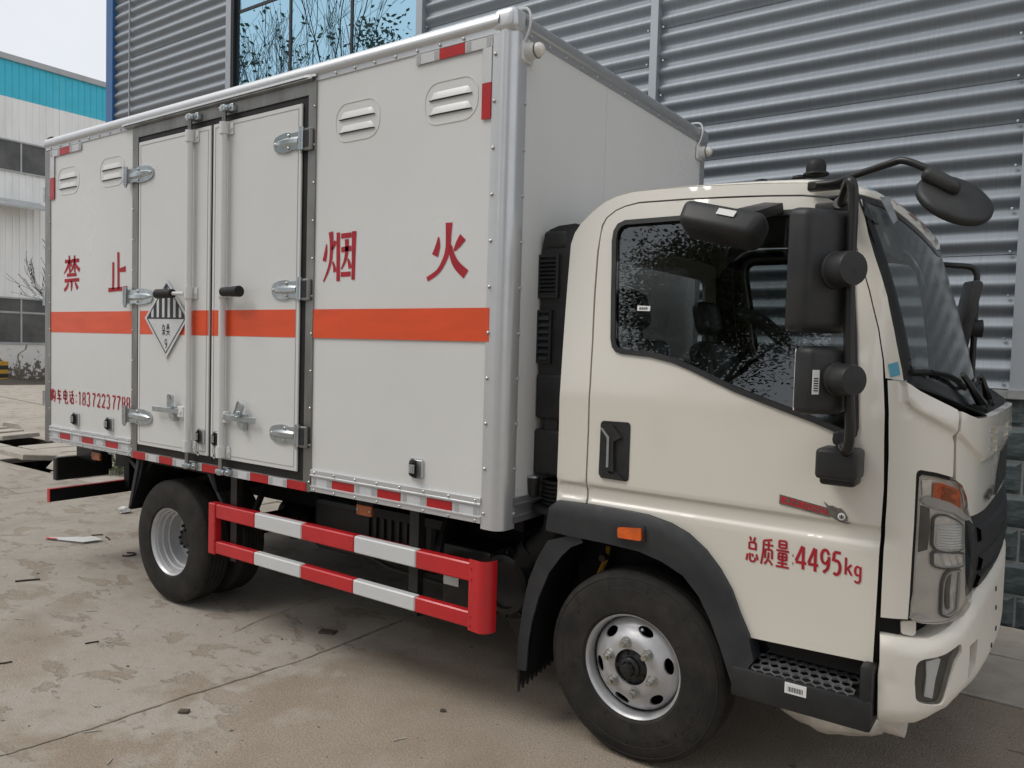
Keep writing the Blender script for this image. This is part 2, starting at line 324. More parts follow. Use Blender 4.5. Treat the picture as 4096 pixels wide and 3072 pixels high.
# ---- outlines of the truck's panels, in the coordinates of its surfaces
DATA=json.loads(r'''{"trace":{"sticker_win":[[0.5369,1.9318],[0.5968,1.9287],[0.5977,1.9078],[0.538,1.9096]],"handle":[[0.4163,1.4289],[0.4271,1.4387],[0.5475,1.4406],[0.5559,1.4301],[0.5556,1.2014],[0.5463,1.1915],[0.4279,1.1935],[0.4133,1.2068]],"grip":[[0.4249,1.4246],[0.4775,1.4263],[0.523,1.3763],[0.4856,1.3557],[0.4905,1.2281],[0.4601,1.2296],[0.463,1.3709]],"gripedge":[[0.4226,1.4096],[0.4338,1.4105],[0.4673,1.3738],[0.4678,1.2453],[0.4567,1.2441],[0.4565,1.3679]],"amber":[[1.6956,1.3098],[1.7006,1.3148],[1.7313,1.313],[1.8232,1.2851],[1.8356,1.2496],[1.8424,1.2163],[1.7712,1.2428],[1.7285,1.2558],[1.6979,1.2595]],"band":[[1.6539,1.2572],[1.6642,1.2644],[1.6977,1.2636],[1.7711,1.2442],[1.8348,1.2164],[1.8808,1.187],[1.9064,1.1699],[1.8595,1.1751],[1.7942,1.2057],[1.7057,1.2255],[1.671,1.2373],[1.6556,1.2491]],"mainlamp":[[1.7048,1.19],[1.7225,1.1994],[1.756,1.1969],[1.8195,1.1733],[1.8568,1.1503],[1.8698,1.0788],[1.8293,1.0695],[1.7649,1.0726],[1.7202,1.083],[1.7055,1.0997],[1.7058,1.1463]],"lowlamp":[[1.7071,1.0722],[1.867,1.0538],[1.8769,1.0159],[1.8348,1.013],[1.7507,1.0169],[1.7096,1.0282]],"drl":[[1.759,0.9735],[1.7705,0.9947],[1.8027,1.0028],[1.8514,0.9983],[1.8543,0.918],[1.8513,0.8958],[1.8452,0.8544],[1.7946,0.8392],[1.7565,0.8516],[1.7555,0.8934],[1.7553,0.949]],"lens":[[1.6434,1.333],[1.6424,1.2759],[1.6426,1.1668],[1.6414,1.0572],[1.6408,0.9304],[1.6359,0.894],[1.6346,0.8466],[1.6427,0.8319],[1.6756,0.8249],[1.7136,0.822],[1.7567,0.8223],[1.8003,0.823],[1.8629,0.8347],[1.9284,0.8493],[1.931,0.8961],[1.9287,0.9507],[1.9178,1.0948],[1.9113,1.1524],[1.8811,1.1841],[1.8608,1.2141],[1.8454,1.2627],[1.8226,1.2921],[1.7732,1.3181],[1.6994,1.3357],[1.6522,1.342]],"fog":[[1.651,0.6807],[1.6583,0.6976],[1.6758,0.7065],[1.7134,0.7119],[1.7491,0.7206],[1.7909,0.7377],[1.8264,0.7502],[1.8366,0.7189],[1.803,0.6885],[1.7833,0.633],[1.7607,0.5579],[1.7488,0.542],[1.7153,0.5426],[1.6873,0.5466],[1.6684,0.5541],[1.6554,0.5646],[1.6486,0.6252]],"foglens":[[1.6939,0.6901],[1.7439,0.7017],[1.7507,0.6955],[1.733,0.625],[1.7256,0.5588],[1.6939,0.5683],[1.6978,0.6404]],"intake":[[1.8855,0.7291],[1.9692,0.7373],[1.956,0.6483],[1.9393,0.6356],[1.8797,0.6027],[1.8901,0.6656]],"tab":[[1.6102,0.821],[1.6654,0.8244],[1.6665,0.7768],[1.6523,0.7701],[1.6138,0.7764]],"flare":[[0.2259,1.0708],[0.3807,1.0745],[0.5197,1.072],[0.6523,1.0671],[0.7545,1.0447],[0.8291,1.0144],[0.9023,0.9619],[0.9648,0.8953],[0.9886,0.8684],[1.0126,0.8277],[1.0471,0.7445],[1.086,0.6683],[1.112,0.5765],[1.0454,0.4573],[1.0252,0.504],[0.9841,0.6073],[0.9431,0.6983],[0.8927,0.7843],[0.8282,0.8507],[0.8231,0.8587],[0.7329,0.8938],[0.6295,0.9186],[0.4677,0.9251],[0.2964,0.9269],[0.1762,0.9334],[0.1819,0.9762],[0.1932,1.0404]],"sidelamp":[[0.5439,1.0088],[0.65,1.0183],[0.6521,0.9684],[0.5458,0.9652]],"blue1":[[1.5338,1.7162],[1.5717,1.7273],[1.5773,1.6823],[1.5419,1.6716]],"blue2":[[1.3688,2.2625],[1.3758,2.2653],[1.3838,2.216],[1.3739,2.2133]],"win":[[0.3899,2.2082],[0.3863,2.2497],[0.3925,2.2777],[0.4126,2.2954],[0.4364,2.3055],[0.5538,2.3069],[0.7003,2.3056],[0.8592,2.3014],[1.0507,2.2968],[1.0503,2.3014],[1.2242,2.2938],[1.3241,2.2767],[1.348,2.2314],[1.3847,2.0415],[1.4126,1.8323],[1.4311,1.6445],[1.433,1.6446],[1.4415,1.4905],[1.4362,1.4655],[1.418,1.4467],[1.3866,1.4613],[1.2902,1.4972],[1.1202,1.5513],[1.1205,1.547],[0.9923,1.5919],[0.9164,1.6194],[0.9898,1.623],[0.8809,1.649],[0.7305,1.6941],[0.6261,1.7168],[0.5465,1.7218],[0.4921,1.7252],[0.4667,1.7319],[0.4448,1.7536],[0.4341,1.7881],[0.413,1.9732],[0.4004,2.1002]]},"box_text":{"jin":[[[[-4.0165,2.2842],[-3.9103,2.2806]],0.026],
[[[-3.952,2.3245],[-3.9482,2.2612],[-3.9428,2.1978]],0.022],
[[[-3.9552,2.2724],[-3.9865,2.2331],[-4.0286,2.1964]],[0.024,0.024,0.008]],
[[[-3.9396,2.2701],[-3.9136,2.2472]],[0.012,0.022]],
[[[-3.9137,2.2858],[-3.8063,2.2854]],0.026],
[[[-3.8744,2.3226],[-3.8707,2.2623],[-3.8687,2.1995]],0.022],
[[[-3.8776,2.2692],[-3.8997,2.2341],[-3.9307,2.2041]],[0.022,0.022,0.008]],
[[[-3.8656,2.2721],[-3.8348,2.2358],[-3.7975,2.2129]],[0.01,0.026,0.03]],
[[[-3.9863,2.1831],[-3.8448,2.1845]],0.024],
[[[-4.0213,2.1426],[-3.8056,2.1458]],0.026],
[[[-3.9166,2.1397],[-3.9164,2.1043],[-3.9215,2.0666]],[0.024,0.026,0.008]],
[[[-3.9651,2.1267],[-3.9895,2.0934],[-4.0264,2.0729]],[0.018,0.026,0.024]],
[[[-3.865,2.1257],[-3.8444,2.1026],[-3.8273,2.0805]],[0.014,0.026,0.03]]],"zhi":[[[[-3.2666,2.3165],[-3.264,2.1909],[-3.2613,2.0667]],0.028],
[[[-3.3327,2.2518],[-3.3319,2.1617],[-3.3342,2.0651]],0.026],
[[[-3.249,2.1935],[-3.1702,2.2001]],[0.024,0.04]],
[[[-3.3958,2.0624],[-3.2704,2.0654],[-3.1468,2.0682]],[0.03,0.026,0.034]]],"yan":[[[[-1.1743,2.2574],[-1.1787,2.2152],[-1.1901,2.1684]],[0.006,0.022,0.03]],
[[[-1.1419,2.3188],[-1.1372,2.2734],[-1.1366,2.2132],[-1.1441,2.1592],[-1.1635,2.1116],[-1.1938,2.0609]],[0.036,0.028,0.024,0.02,0.016,0.01]],
[[[-1.1053,2.2692],[-1.1179,2.2453],[-1.1325,2.225]],[0.024,0.02,0.008]],
[[[-1.1256,2.1633],[-1.1144,2.14],[-1.1065,2.1096]],[0.01,0.018,0.026]],
[[[-1.0862,2.3123],[-1.0839,2.1867],[-1.0815,2.0608]],0.026],
[[[-1.0639,2.2924],[-0.9883,2.2943]],0.026],
[[[-0.9684,2.3119],[-0.9692,2.1815],[-0.9703,2.0649]],[0.034,0.026,0.024]],
[[[-1.0621,2.2215],[-0.9865,2.2271]],0.026],
[[[-1.022,2.2739],[-1.0197,2.2193],[-1.0312,2.1665],[-1.0595,2.1212]],[0.03,0.026,0.02,0.008]],
[[[-1.0108,2.1745],[-1.0017,2.1534],[-0.9924,2.1247]],[0.008,0.02,0.026]],
[[[-1.0623,2.095],[-0.989,2.0956]],0.024]],"huo":[[[[-0.3386,2.3105],[-0.3401,2.2493],[-0.343,2.1854],[-0.3646,2.1328],[-0.4022,2.0857],[-0.4662,2.0523]],[0.042,0.032,0.03,0.026,0.022,0.022]],
[[[-0.4001,2.2486],[-0.4044,2.2047],[-0.4203,2.1622]],[0.006,0.03,0.04]],
[[[-0.2537,2.2399],[-0.28,2.2087],[-0.3039,2.1792]],[0.046,0.034,0.01]],
[[[-0.3214,2.2067],[-0.3165,2.1627],[-0.2873,2.1136],[-0.2312,2.0683]],[0.006,0.03,0.04,0.046]]]}}''')

import numpy as np
CTR=1.123
_ctl=np.array([(-.6,.14),(.0,.14),(.5,.14),(1.0,.14),(1.40,.14),(1.53,.148),(1.62,.178),(1.70,.24),(1.755,.33),(1.79,.45),(1.815,.7),(1.83,1.123),(1.815,1.55)])
def _cr(P,n=40):
    out=[]
    for i in range(1,len(P)-2):
        a,b,c,d=P[i-1],P[i],P[i+1],P[i+2]
        for k in range(n):
            t=k/n
            out.append(.5*((2*b)+(c-a)*t+(2*a-5*b+4*c-d)*t*t+(3*b-a-3*c+d)*t**3))
    return np.array(out+[P[-2]])
_pl=_cr(_ctl)
_sl=np.concatenate([[0],np.cumsum(np.hypot(*np.diff(_pl,axis=0).T))])
_sl=_sl+_pl[0,0]
SC=float(_sl[-1])           # arc position of the cab's centre line at the nose
def sstep(a,b,x):
    t=np.clip((x-a)/(b-a),0,1);return t*t*(3-2*t)
def plan(s):
    return np.interp(s,_sl,_pl[:,0]),np.interp(s,_sl,_pl[:,1])
def groove(x,z):
    # pressed line along the lower door: recessed between two sloping edges
    zt=1.152-.004*(x-.3); zb_=zt-.062
    g=sstep(zt+.007,zt-.007,z)*sstep(zb_-.010,zb_+.010,z)
    return .013*g*sstep(1.62,1.5,x)
def shell(s,z,off=0.):
    """point on the cab skin: s runs along the plan outline (near side -> nose), off is outward"""
    far=s>SC
    s1=2*SC-s if far else s
    x,y=plan(s1)
    xa,ya=plan(s1-2e-3);tx,ty=x-xa,y-ya;l=np.hypot(tx,ty);nx,ny=ty/l,-tx/l
    wf=float(sstep(1.36,1.98,s1))
    up=max(0.,z-1.52)
    back=.05*up+.36*max(0.,up-.03)+.09*up*up
    inset=.13*(up/.8)**1.25 if up>0 else 0.
    dn=max(0.,.62-z)
    x=x-wf*back-.25*dn*dn*wf
    y=y+(1-.75*wf)*inset+.012*sstep(1.15,.7,z)*(1-wf)+(groove(x,z) if s1<1.62 else 0.)
    x+=nx*off;y+=ny*off
    if far: y=2*CTR-y
    return np.array([x,y,z])
def wshell(q,z,off=0.):
    """point on the windscreen surface: q -1 near edge, 0 middle, 1 far edge"""
    h=z-1.655
    ye=.215+.055*h
    xe=1.575-.17*h-.20*h*h
    xc=1.69-.24*h-.07*h*h
    x=xc-(xc-xe)*abs(q)**2.4
    return np.array([x+off*.92,CTR+q*(CTR-ye),z+off*.3])

# ------------------------------------------------------------------ ground, drain and cover slabs
def ground_mat():
    M=bpy.data.materials.new('concrete_ground'); M.use_nodes=True; t=M.node_tree; P=t.nodes['Principled BSDF']
    L=t.links.new; N=t.nodes.new
    co=N('ShaderNodeTexCoord')
    def noise(sc,det=6,ro=.6,stretch=None,dist=0.):
        n=N('ShaderNodeTexNoise'); n.inputs['Scale'].default_value=sc; n.inputs['Detail'].default_value=det; n.inputs['Roughness'].default_value=ro; n.inputs['Distortion'].default_value=dist
        if stretch:
            mp=N('ShaderNodeMapping'); mp.inputs['Scale'].default_value=stretch; L(co.outputs['Object'],mp.inputs['Vector']); L(mp.outputs[0],n.inputs['Vector'])
        else: L(co.outputs['Object'],n.inputs['Vector'])
        return n.outputs['Fac']
    def rng(f,a,b,c=0.,d=1.):
        r=N('ShaderNodeMapRange'); r.inputs[1].default_value=a; r.inputs[2].default_value=b; r.inputs[3].default_value=c; r.inputs[4].default_value=d; L(f,r.inputs[0]); return r.outputs[0]
    def mixc(f,a,b,bl='MIX'):
        x=N('ShaderNodeMix'); x.data_type='RGBA'; x.blend_type=bl
        if isinstance(f,float): x.inputs[0].default_value=f
        else: L(f,x.inputs[0])
        for i,c in ((6,a),(7,b)):
            if isinstance(c,tuple): x.inputs[i].default_value=(*c,1)
            else: L(c,x.inputs[i])
        return x.outputs[2]
    big=noise(.5,5,.55,dist=.6); mid=noise(2.2,7,.62,(1.,.8,1.),.4); patch_=noise(3.6,10,.68,(.75,1.3,1.),.35); fine=noise(95,3,.75); grit=noise(210,2,.6)
    def m2(op,a_,b_):
        q=N('ShaderNodeMath'); q.operation=op
        for i,c in enumerate((a_,b_)):
            if isinstance(c,(int,float)): q.inputs[i].default_value=c
            else: L(c,q.inputs[i])
        return q.outputs[0]
    sx=N('ShaderNodeSeparateXYZ'); L(co.outputs['Object'],sx.inputs[0])
    # the bay left of the joint still carries its trowelled cement skin, the other bay is worn to the aggregate
    bay=rng(m2('ADD',sx.outputs['X'],m2('MULTIPLY',m2('SUBTRACT',mid,.5),2.2)),-1.75,-.85,.10,-.13)
    skin=rng(m2('ADD',big,bay),.42,.50)
    base=mixc(rng(mid,.36,.66),(.435,.370,.298),(.355,.292,.226))
    base=mixc(rng(fine,.32,.66,0.,.9),base,mixc(.62,base,(.135,.103,.075)))
    base=mixc(rng(grit,.58,.70,0.,.65),base,(.62,.55,.46))
    film=mixc(rng(mid,.35,.68),(.465,.425,.372),(.405,.360,.305)); film=mixc(rng(fine,.35,.75,0.,.48),film,(.27,.225,.18)); film=mixc(rng(noise(14,4,.6),.50,.68,0.,.4),film,(.335,.285,.232))
    worn=rng(patch_,.555,.585)
    base=mixc(m2('MULTIPLY',skin,m2('SUBTRACT',1.,m2('MULTIPLY',worn,.85))),base,film)
    dk=rng(noise(30,2,.5),.70,.78,0.,.45); base=mixc(dk,base,(.16,.13,.10))
    oil=rng(noise(.8,5,.55,dist=.4),.54,.70,0.,.42); base=mixc(oil,base,(.21,.172,.132))
    L(base,P.inputs['Base Color'])
    P.inputs['Roughness'].default_value=.86; P.inputs['Specular IOR Level'].default_value=.25
    b=N('ShaderNodeBump'); b.inputs['Distance'].default_value=.007
    ad=N('ShaderNodeMath'); ad.operation='ADD'; L(rng(fine,.2,.8,0,.6),ad.inputs[0]); L(m2('MULTIPLY',skin,rng(worn,0,1,0,-.45)),ad.inputs[1]); L(ad.outputs[0],b.inputs['Height']); L(b.outputs[0],P.inputs['Normal'])
    return M
MT['ground']=ground_mat()
MT['slab']=mat('slab_concrete',(.46,.42,.365),.9,var=.25,vscale=5,bump=.004,bscale=45,col2=(.36,.315,.26))
MT['soil']=mat('soil',(.06,.048,.036),.95,var=.4,vscale=6,bump=.02,bscale=12)
DX0,DX1,DY0,DY1=-17.0,3.4,1.83,3.235
mb=MB()
B_=420.
mb.add([(-B_,-B_,0),(B_,-B_,0),(B_,DY0,0),(DX1,DY0,0),(DX0,DY0,0),(-B_,DY0,0),(-B_,DY1,0),(DX0,DY1,0),(DX1,DY1,0),(B_,DY1,0),(B_,B_,0),(-B_,B_,0)],
 [(0,1,2,3,4,5),(5,4,7,6),(3,2,9,8),(6,7,8,9,10,11)])
ground=mb.build('ground','ground',kind='structure')
mb=MB(); dz=-.42
mb.add([(DX0,DY0,0),(DX1,DY0,0),(DX1,DY1,0),(DX0,DY1,0),(DX0,DY0,dz),(DX1,DY0,dz),(DX1,DY1,dz),(DX0,DY1,dz)],[(0,1,5,4),(1,2,6,5),(2,3,7,6),(3,0,4,7),(4,5,6,7)])
mb.box(DX0,DX1,2.585,2.625,dz+.002,-.075)
drain=mb.build('drain_channel','soil',kind='structure')
def slab_mesh(lx,ly,seed):
    rnd=random.Random(seed)
    bm=bmesh.new(); bmesh.ops.create_cube(bm,size=1)
    for v in bm.verts: v.co=Vector((v.co.x*lx,v.co.y*ly,v.co.z*.07-.035))
    bmesh.ops.subdivide_edges(bm,edges=[e for e in bm.edges if abs((e.verts[0].co-e.verts[1].co).z)<.01],cuts=3)
    for v in bm.verts:
        if abs(abs(v.co.x)-lx/2)<1e-4 or abs(abs(v.co.y)-ly/2)<1e-4:
            v.co.x-=math.copysign(rnd.uniform(0,.014),v.co.x); v.co.y-=math.copysign(rnd.uniform(0,.014),v.co.y)
    bmesh.ops.bevel(bm,geom=[e for e in bm.edges if all(v.co.z>-.01 for v in e.verts) and (abs(e.verts[0].co.x)>lx/2-.02 and abs(e.verts[1].co.x)>lx/2-.02 or abs(e.verts[0].co.y)>ly/2-.02 and abs(e.verts[1].co.y)>ly/2-.02)],offset=.008,segments=1,affect='EDGES')
    me=bpy.data.meshes.new('concrete_slab'); bm.to_mesh(me); bm.free(); me.materials.append(MT['slab']); return me
SLM={}
def slab(x,y,lx,ly,z=0.,rx=0.,ry=0.,rz=0.,seed=0):
    k=(round(lx,2),round(ly,2),seed%4)
    if k not in SLM: SLM[k]=slab_mesh(lx,ly,seed%4)
    o=bpy.data.objects.new('concrete_slab',SLM[k]); COL.objects.link(o); o.parent=drain
    o.location=(x,y,z); o.rotation_euler=(rx,ry,rz); return o
rnd=random.Random(3)
x=DX0+.36; i=0
while x<DX1-.2:
    i+=1
    if -9.75<x<-9.0:    # the heaved slab with its front edge standing up
        slab(x,2.19,.68,.72,.115,-.13,.02,.03,i)
    elif -9.05<x<-8.6: pass
    else: slab(x,2.21,.70,.73,rnd.uniform(-.004,.012),rnd.uniform(-.012,.012),rnd.uniform(-.012,.012),rnd.uniform(-.012,.012),i)
    x+=.715
x=DX0+.3; i=0
while x<DX1-.2:
    i+=1
    if -12.1<x<-11.25: pass
    elif -13.3<x<-12.1: slab(x,2.92,.56,.58,.10,.03,-.05,.05,i)
    else: slab(x,2.92,.56,.59,rnd.uniform(-.004,.014),rnd.uniform(-.012,.012),rnd.uniform(-.015,.015),rnd.uniform(-.012,.012),i)
    x+=.575
# broken lump lying against the heaved slab
mb=MB(); mb.add([(-.30,-.22,0),(.28,-.26,0),(.34,.20,0),(-.12,.27,0),(-.20,-.12,.17),(.14,-.16,.21),(.20,.10,.16),(-.08,.14,.2)],[(0,3,2,1),(4,5,6,7),(0,1,5,4),(1,2,6,5),(2,3,7,6),(3,0,4,7)])
o=mb.build('concrete_lump','slab'); o.location=(-8.62,2.25,-.02); tag(o,'broken wedge of concrete filling the gap between the drain slabs','rubble')
mb=MB(); mb.add([(-.28,-.16,0),(.24,-.2,0),(.3,.16,0),(-.16,.22,0),(-.22,-.1,.12),(.14,-.12,.15),(.2,.1,.10),(-.1,.12,.13)],[(0,3,2,1),(4,5,6,7),(0,1,5,4),(1,2,6,5),(2,3,7,6),(3,0,4,7)])
o=mb.build('stone','slab'); o.location=(-13.9,3.55,-.02); tag(o,'rough stone on the ground beyond the drain at the left picture edge','rubble')
# joints and cracks: narrow dirt-filled sheets lying in the concrete
MT['joint']=mat('joint_dirt',(.19,.158,.122),.95,var=.5,vscale=9,bump=.003,bscale=80,col2=(.34,.285,.225))
def crack(pts,w,seed,z=.004):
    rnd=random.Random(seed); mb=MB(); P=[Vector((*p,z)) for p in pts]; Q=[]
    for a,b in zip(P,P[1:]):
        n=max(2,int((b-a).length/.035))
        for k in range(n): Q.append(a+(b-a)*k/n)
    Q.append(P[-1]); vs=[];dr=0
    for k,q in enumerate(Q):
        d=(Q[min(k+1,len(Q)-1)]-Q[max(k-1,0)]).normalized(); nn=Vector((-d.y,d.x,0)); dr=dr*.7+rnd.uniform(-.006,.006)
        ww=w*rnd.uniform(.5,1.35); vs+=[q+nn*(dr+ww/2),q+nn*(dr-ww/2)]
    mb.add(vs,[(2*k,2*k+1,2*k+3,2*k+2) for k in range(len(Q)-1)])
    o=mb.build('ground_joint','joint',kind='structure'); return o
crack([(-1.55,-2.4),(-1.475,-1.429),(-1.417,-1.058),(-1.389,-.715),(-1.34,-.283),(-1.309,-.046),(-1.311,.935),(-1.29,1.83)],.011,1)
crack([(-1.93,.0),(-1.977,.188),(-2.0,.40),(-2.046,.585),(-2.0,.8),(-2.04,1.1)],.007,2)
crack([(-7.3,-1.2),(-7.2,.4),(-7.25,1.8)],.012,3)
crack([(-16,1.15),(-12.5,1.05),(-9.4,1.12),(-7.2,1.0)],.010,4)
crack([(1.9,1.3),(2.6,1.32),(3.4,1.28)],.007,5)
crack([(-30,6.4),(-24,6.9),(-18,6.2),(-13,5.3)],.09,6)
crack([(-30,4.6),(-22,5.1),(-17,4.3)],.05,7)
# low rubble bank at the foot of the far building
mb=MB(); rnd=random.Random(11)
for k in range(26):
    a=-29.4+rnd.uniform(-.3,1.6); b=rnd.uniform(8.4,12.6); r=rnd.uniform(.15,.6)
    n=7; ring_=[(a+r*2*math.cos(6.283*i/n)*rnd.uniform(.7,1.2),b+r*2*math.sin(6.283*i/n)*rnd.uniform(.7,1.2),0) for i in range(n)]
    mb.add(ring_+[(a,b,r*.28)],[(i,(i+1)%n,n) for i in range(n)])
mb.build('rubble_bank','soil',kind='stuff')
# ------------------------------------------------------------------ warehouse with corrugated walls
LAM=.14; AMP=.0190; YW=3.25
def sheet_mat():
    M=mat('corrugated_steel',(.27,.297,.328),.52,metal=.50,var=.12,vscale=4,stretch=(26,1,.8),detail=4,col2=(.235,.26,.286))
    return M
MT['sheet']=sheet_mat()
MT['trim_grey']=mat('trim_grey',(.40,.43,.46),.42,metal=.4,var=.12,vscale=3)
MT['trim_blue']=mat('trim_blue',(.035,.13,.33),.4,var=.12,vscale=3)
MT['ledge']=mat('ledge_stone',(.33,.34,.34),.7,var=.3,vscale=7,bump=.003,bscale=30)
MT['mortar']=mat('mortar',(.24,.245,.24),.9,var=.25,vscale=18)
warehouse=root('warehouse',(-4,3.3,0),'grey corrugated steel warehouse with slate stone base and blue glass window behind the truck','building')
def sheet(x0,x1,z0,z1,ph):
    mb=MB(); n=max(6,int((z1-z0)/LAM*12)); vs=[]
    for k in range(n+1):
        z=z0+(z1-z0)*k/n
        y=YW-AMP*math.cos(2*math.pi*(z-ph)/LAM)-.007*(1-k/n)
        vs+=[(x0,y,z),(x1,y,z)]
    fs=[(2*k,2*k+1,2*k+3,2*k+2) for k in range(n)]
    o=len(vs); vs+=[(x0,YW+.02,z0),(x1,YW+.02,z0)]; fs.append((0,o,o+1,1))       # folded lower edge
    mb.add(vs,fs)
    return mb.build('wall_sheet','sheet',warehouse,smooth=60)
def sheets(x0,x1,laps,ph):
    for a,b in zip(laps,laps[1:]): sheet(x0,x1,a,b+.035,ph)
PH=3.575+.07
sheets(-.86,1.75,[1.562,2.444,3.295,3.575,4.421,5.26,6.10,6.94,7.78,8.62],PH)
sheets(-3.46,-.86,[1.50,2.455,3.295,4.136,4.976,5.816,6.656,7.5,8.62],4.136+.07)
sheets(-9.52,-6.72,[1.50,2.40,3.24,4.08,4.92,5.76,6.60,7.44,8.62],5.76+.07)
sheets(-6.72,-3.46,[1.50,2.40,3.24,3.90],5.76+.07)
sheets(1.83,7.5,[1.562,2.444,3.295,4.135,4.975,5.8,6.66,7.5,8.62],PH)
def trim(x0,x1,z0,z1,m,d=.055):
    mb=MB(); mb.box(x0,x1,YW-d,YW+.02,z0,z1)
    return mb.build('wall_trim',m,warehouse)
trim(-.905,-.838,1.5,8.6,'trim_grey',.06); trim(-3.535,-3.452,1.5,8.6,'trim_grey',.06); trim(-6.76,-6.66,1.5,8.6,'trim_grey',.06)
trim(1.742,1.845,1.556,8.6,'trim_grey',.05)
mb=MB(); mb.box(-9.70,-9.52,YW-.05,YW+.13,0,8.7); mb.build('corner_trim','trim_blue',warehouse)
mb=MB(); mb.box(-9.105,-9.088,YW-.034,YW-.02,1.5,8.6); mb.build('conduit','trim_grey',warehouse)
# screw heads along the trims (a pixel or two each)
mb=MB()
def screw(x,z): mb.cyl((x,YW-.012,z),(x,YW-.032,z),.011,.008,6)
for z0 in [k*.28+1.62 for k in range(24)]:
    for xx in (1.70,-.80,-.94,-3.41,-6.80): screw(xx+random.uniform(-.006,.006),z0+random.uniform(-.01,.01))
mb.build('screw_heads','zinc',warehouse,kind='stuff')
# shell of the building behind the sheets
mb=MB(); mb.box(-9.66,7.5,YW+.06,YW+14,0,8.7); mb.box(-9.8,7.6,YW-.05,YW+14.1,8.7,8.8)
mb.build('wall_core','trim_grey',warehouse)
# ledge and riven slate tiles
mb=MB(); mb.box(-9.6,1.735,YW-.075,YW+.06,1.500,1.556); mb.box(1.755,7.5,YW-.075,YW+.06,1.500,1.556); mb.rbox(1.735,1.86,YW-.085,YW+.05,1.497,1.562,.006)
mb.build('ledge','ledge',warehouse)
mb=MB(); mb.box(-9.6,7.5,YW-.018,YW+.06,0,1.5); mb.build('wall_base','mortar',warehouse)
MT['slate']=mat('slate',(.040,.056,.060),.52,var=.4,vscale=9,bump=.004,bscale=26,stretch=(1,1,2.2),col2=(.085,.105,.110))
def slate_mesh(w,h,seed):
    rnd=random.Random(seed); mb=MB(); nx,nz=12,8; vs=[]
    rid=[(rnd.uniform(-.2,1.2),rnd.uniform(-.6,1.2),rnd.uniform(-.9,.9),rnd.uniform(.004,.010)) for _ in range(5)]
    for j in range(nz+1):
        for i in range(nx+1):
            u=i/nx;v=j/nz
            d=.010+rnd.uniform(0,.003)
            for a,b,c,e in rid: d+=e*(1 if (v-b-c*(u-a)+.06*math.sin(u*7+a*9))>0 else 0)*.55
            ed=min(u,1-u,v,1-v)
            if ed<1e-6: d=.004
            vs.append(((u-.5)*w,-d,(v-.5)*h))
    fs=[(j*(nx+1)+i,j*(nx+1)+i+1,(j+1)*(nx+1)+i+1,(j+1)*(nx+1)+i) for j in range(nz) for i in range(nx)]
    b=len(vs); vs+=[(-w/2,.012,-h/2),(w/2,.012,-h/2),(w/2,.012,h/2),(-w/2,.012,h/2)]
    fs+=[(b,b+1,b+2,b+3)]
    bot=[i for i in range(nx+1)]; top=[nz*(nx+1)+i for i in range(nx,-1,-1)]
    fs+=[tuple([b+1,b]+bot),tuple([b+3,b+2]+top),tuple([b]+[b+3]+[j*(nx+1) for j in range(nz,-1,-1)]),tuple([b+2]+[b+1]+[j*(nx+1)+nx for j in range(nz+1)])]
    mb.add(vs,fs); me=bpy.data.meshes.new('slate_tile'); me.from_pydata(mb.v,[],mb.f); me.materials.append(MT['slate']); return me
SM=[slate_mesh(.405,.205,k) for k in range(6)]
for r in range(7):
    z=1.424-.2205*r
    for c in range(-22,10):
        xx=1.84+(-.205 if r%2 else .0)+.42*c+.21
        if xx<-7.5: continue
        o=bpy.data.objects.new('slate_tile',SM[(c*5+r*3)%6]); COL.objects.link(o); o.parent=warehouse
        o.location=Vector((xx,YW-.016,z))-warehouse.location; o.rotation_euler=(0,math.pi if (c+r)%3==0 else 0,0)
        if (c+r)%3==0: o.rotation_euler=(random.uniform(-.02,.02),0,0)
# blue mirror glass window
MT['glass_blue']=mat('glass_blue',(.05,.13,.19),.03,metal=0.)
def blueglass():
    M=bpy.data.materials.new('blue_mirror_glass'); M.use_nodes=True; t=M.node_tree; t.nodes.clear()
    o=t.nodes.new('ShaderNodeOutputMaterial'); x=t.nodes.new('ShaderNodeMixShader'); x.inputs[0].default_value=.86
    a=t.nodes.new('ShaderNodeBsdfDiffuse'); a.inputs[0].default_value=(.03,.09,.13,1)
    g=t.nodes.new('ShaderNodeBsdfGlossy'); g.inputs[0].default_value=(.42,.66,.80,1); g.inputs['Roughness'].default_value=.0
    t.links.new(a.outputs[0],x.inputs[1]); t.links.new(g.outputs[0],x.inputs[2]); t.links.new(x.outputs[0],o.inputs[0]); return M
MT['glass_blue']=blueglass()
MT['frame_dark']=mat('frame_dark',(.022,.021,.023),.4,metal=.2)
cols=[-6.60,-5.575,-4.535,-3.535]; rows=[3.93,5.828,7.2,8.55]
k=0
for a,b in zip(cols,cols[1:]):
    for c,d in zip(rows,rows[1:]):
        k+=1; rnd=random.Random(k)
        mb=MB(); e=[rnd.uniform(-.0025,.0025) for _ in range(4)]
        mb.add([(a+.018,YW+e[0],c+.018),(b-.018,YW+e[1],c+.018),(b-.018,YW+e[2],d-.018),(a+.018,YW+e[3],d-.018),(a+.018,YW+.02,c+.018),(b-.018,YW+.02,c+.018),(b-.018,YW+.02,d-.018),(a+.018,YW+.02,d-.018)],[(0,1,2,3),(4,7,6,5),(0,4,5,1),(1,5,6,2),(2,6,7,3),(3,7,4,0)])
        mb.build('window_pane','glass_blue',warehouse)
mb=MB()
for xx in cols: mb.box(xx-.018,xx+.018,YW-.012,YW+.03,3.9,8.6)
for zz in rows: mb.box(-6.66,-3.535,YW-.009,YW+.027,zz-.018,zz+.018)
mb.box(-6.66,-6.618,YW-.05,YW+.028,3.9,8.6)
mb.build('window_frame','frame_dark',warehouse)
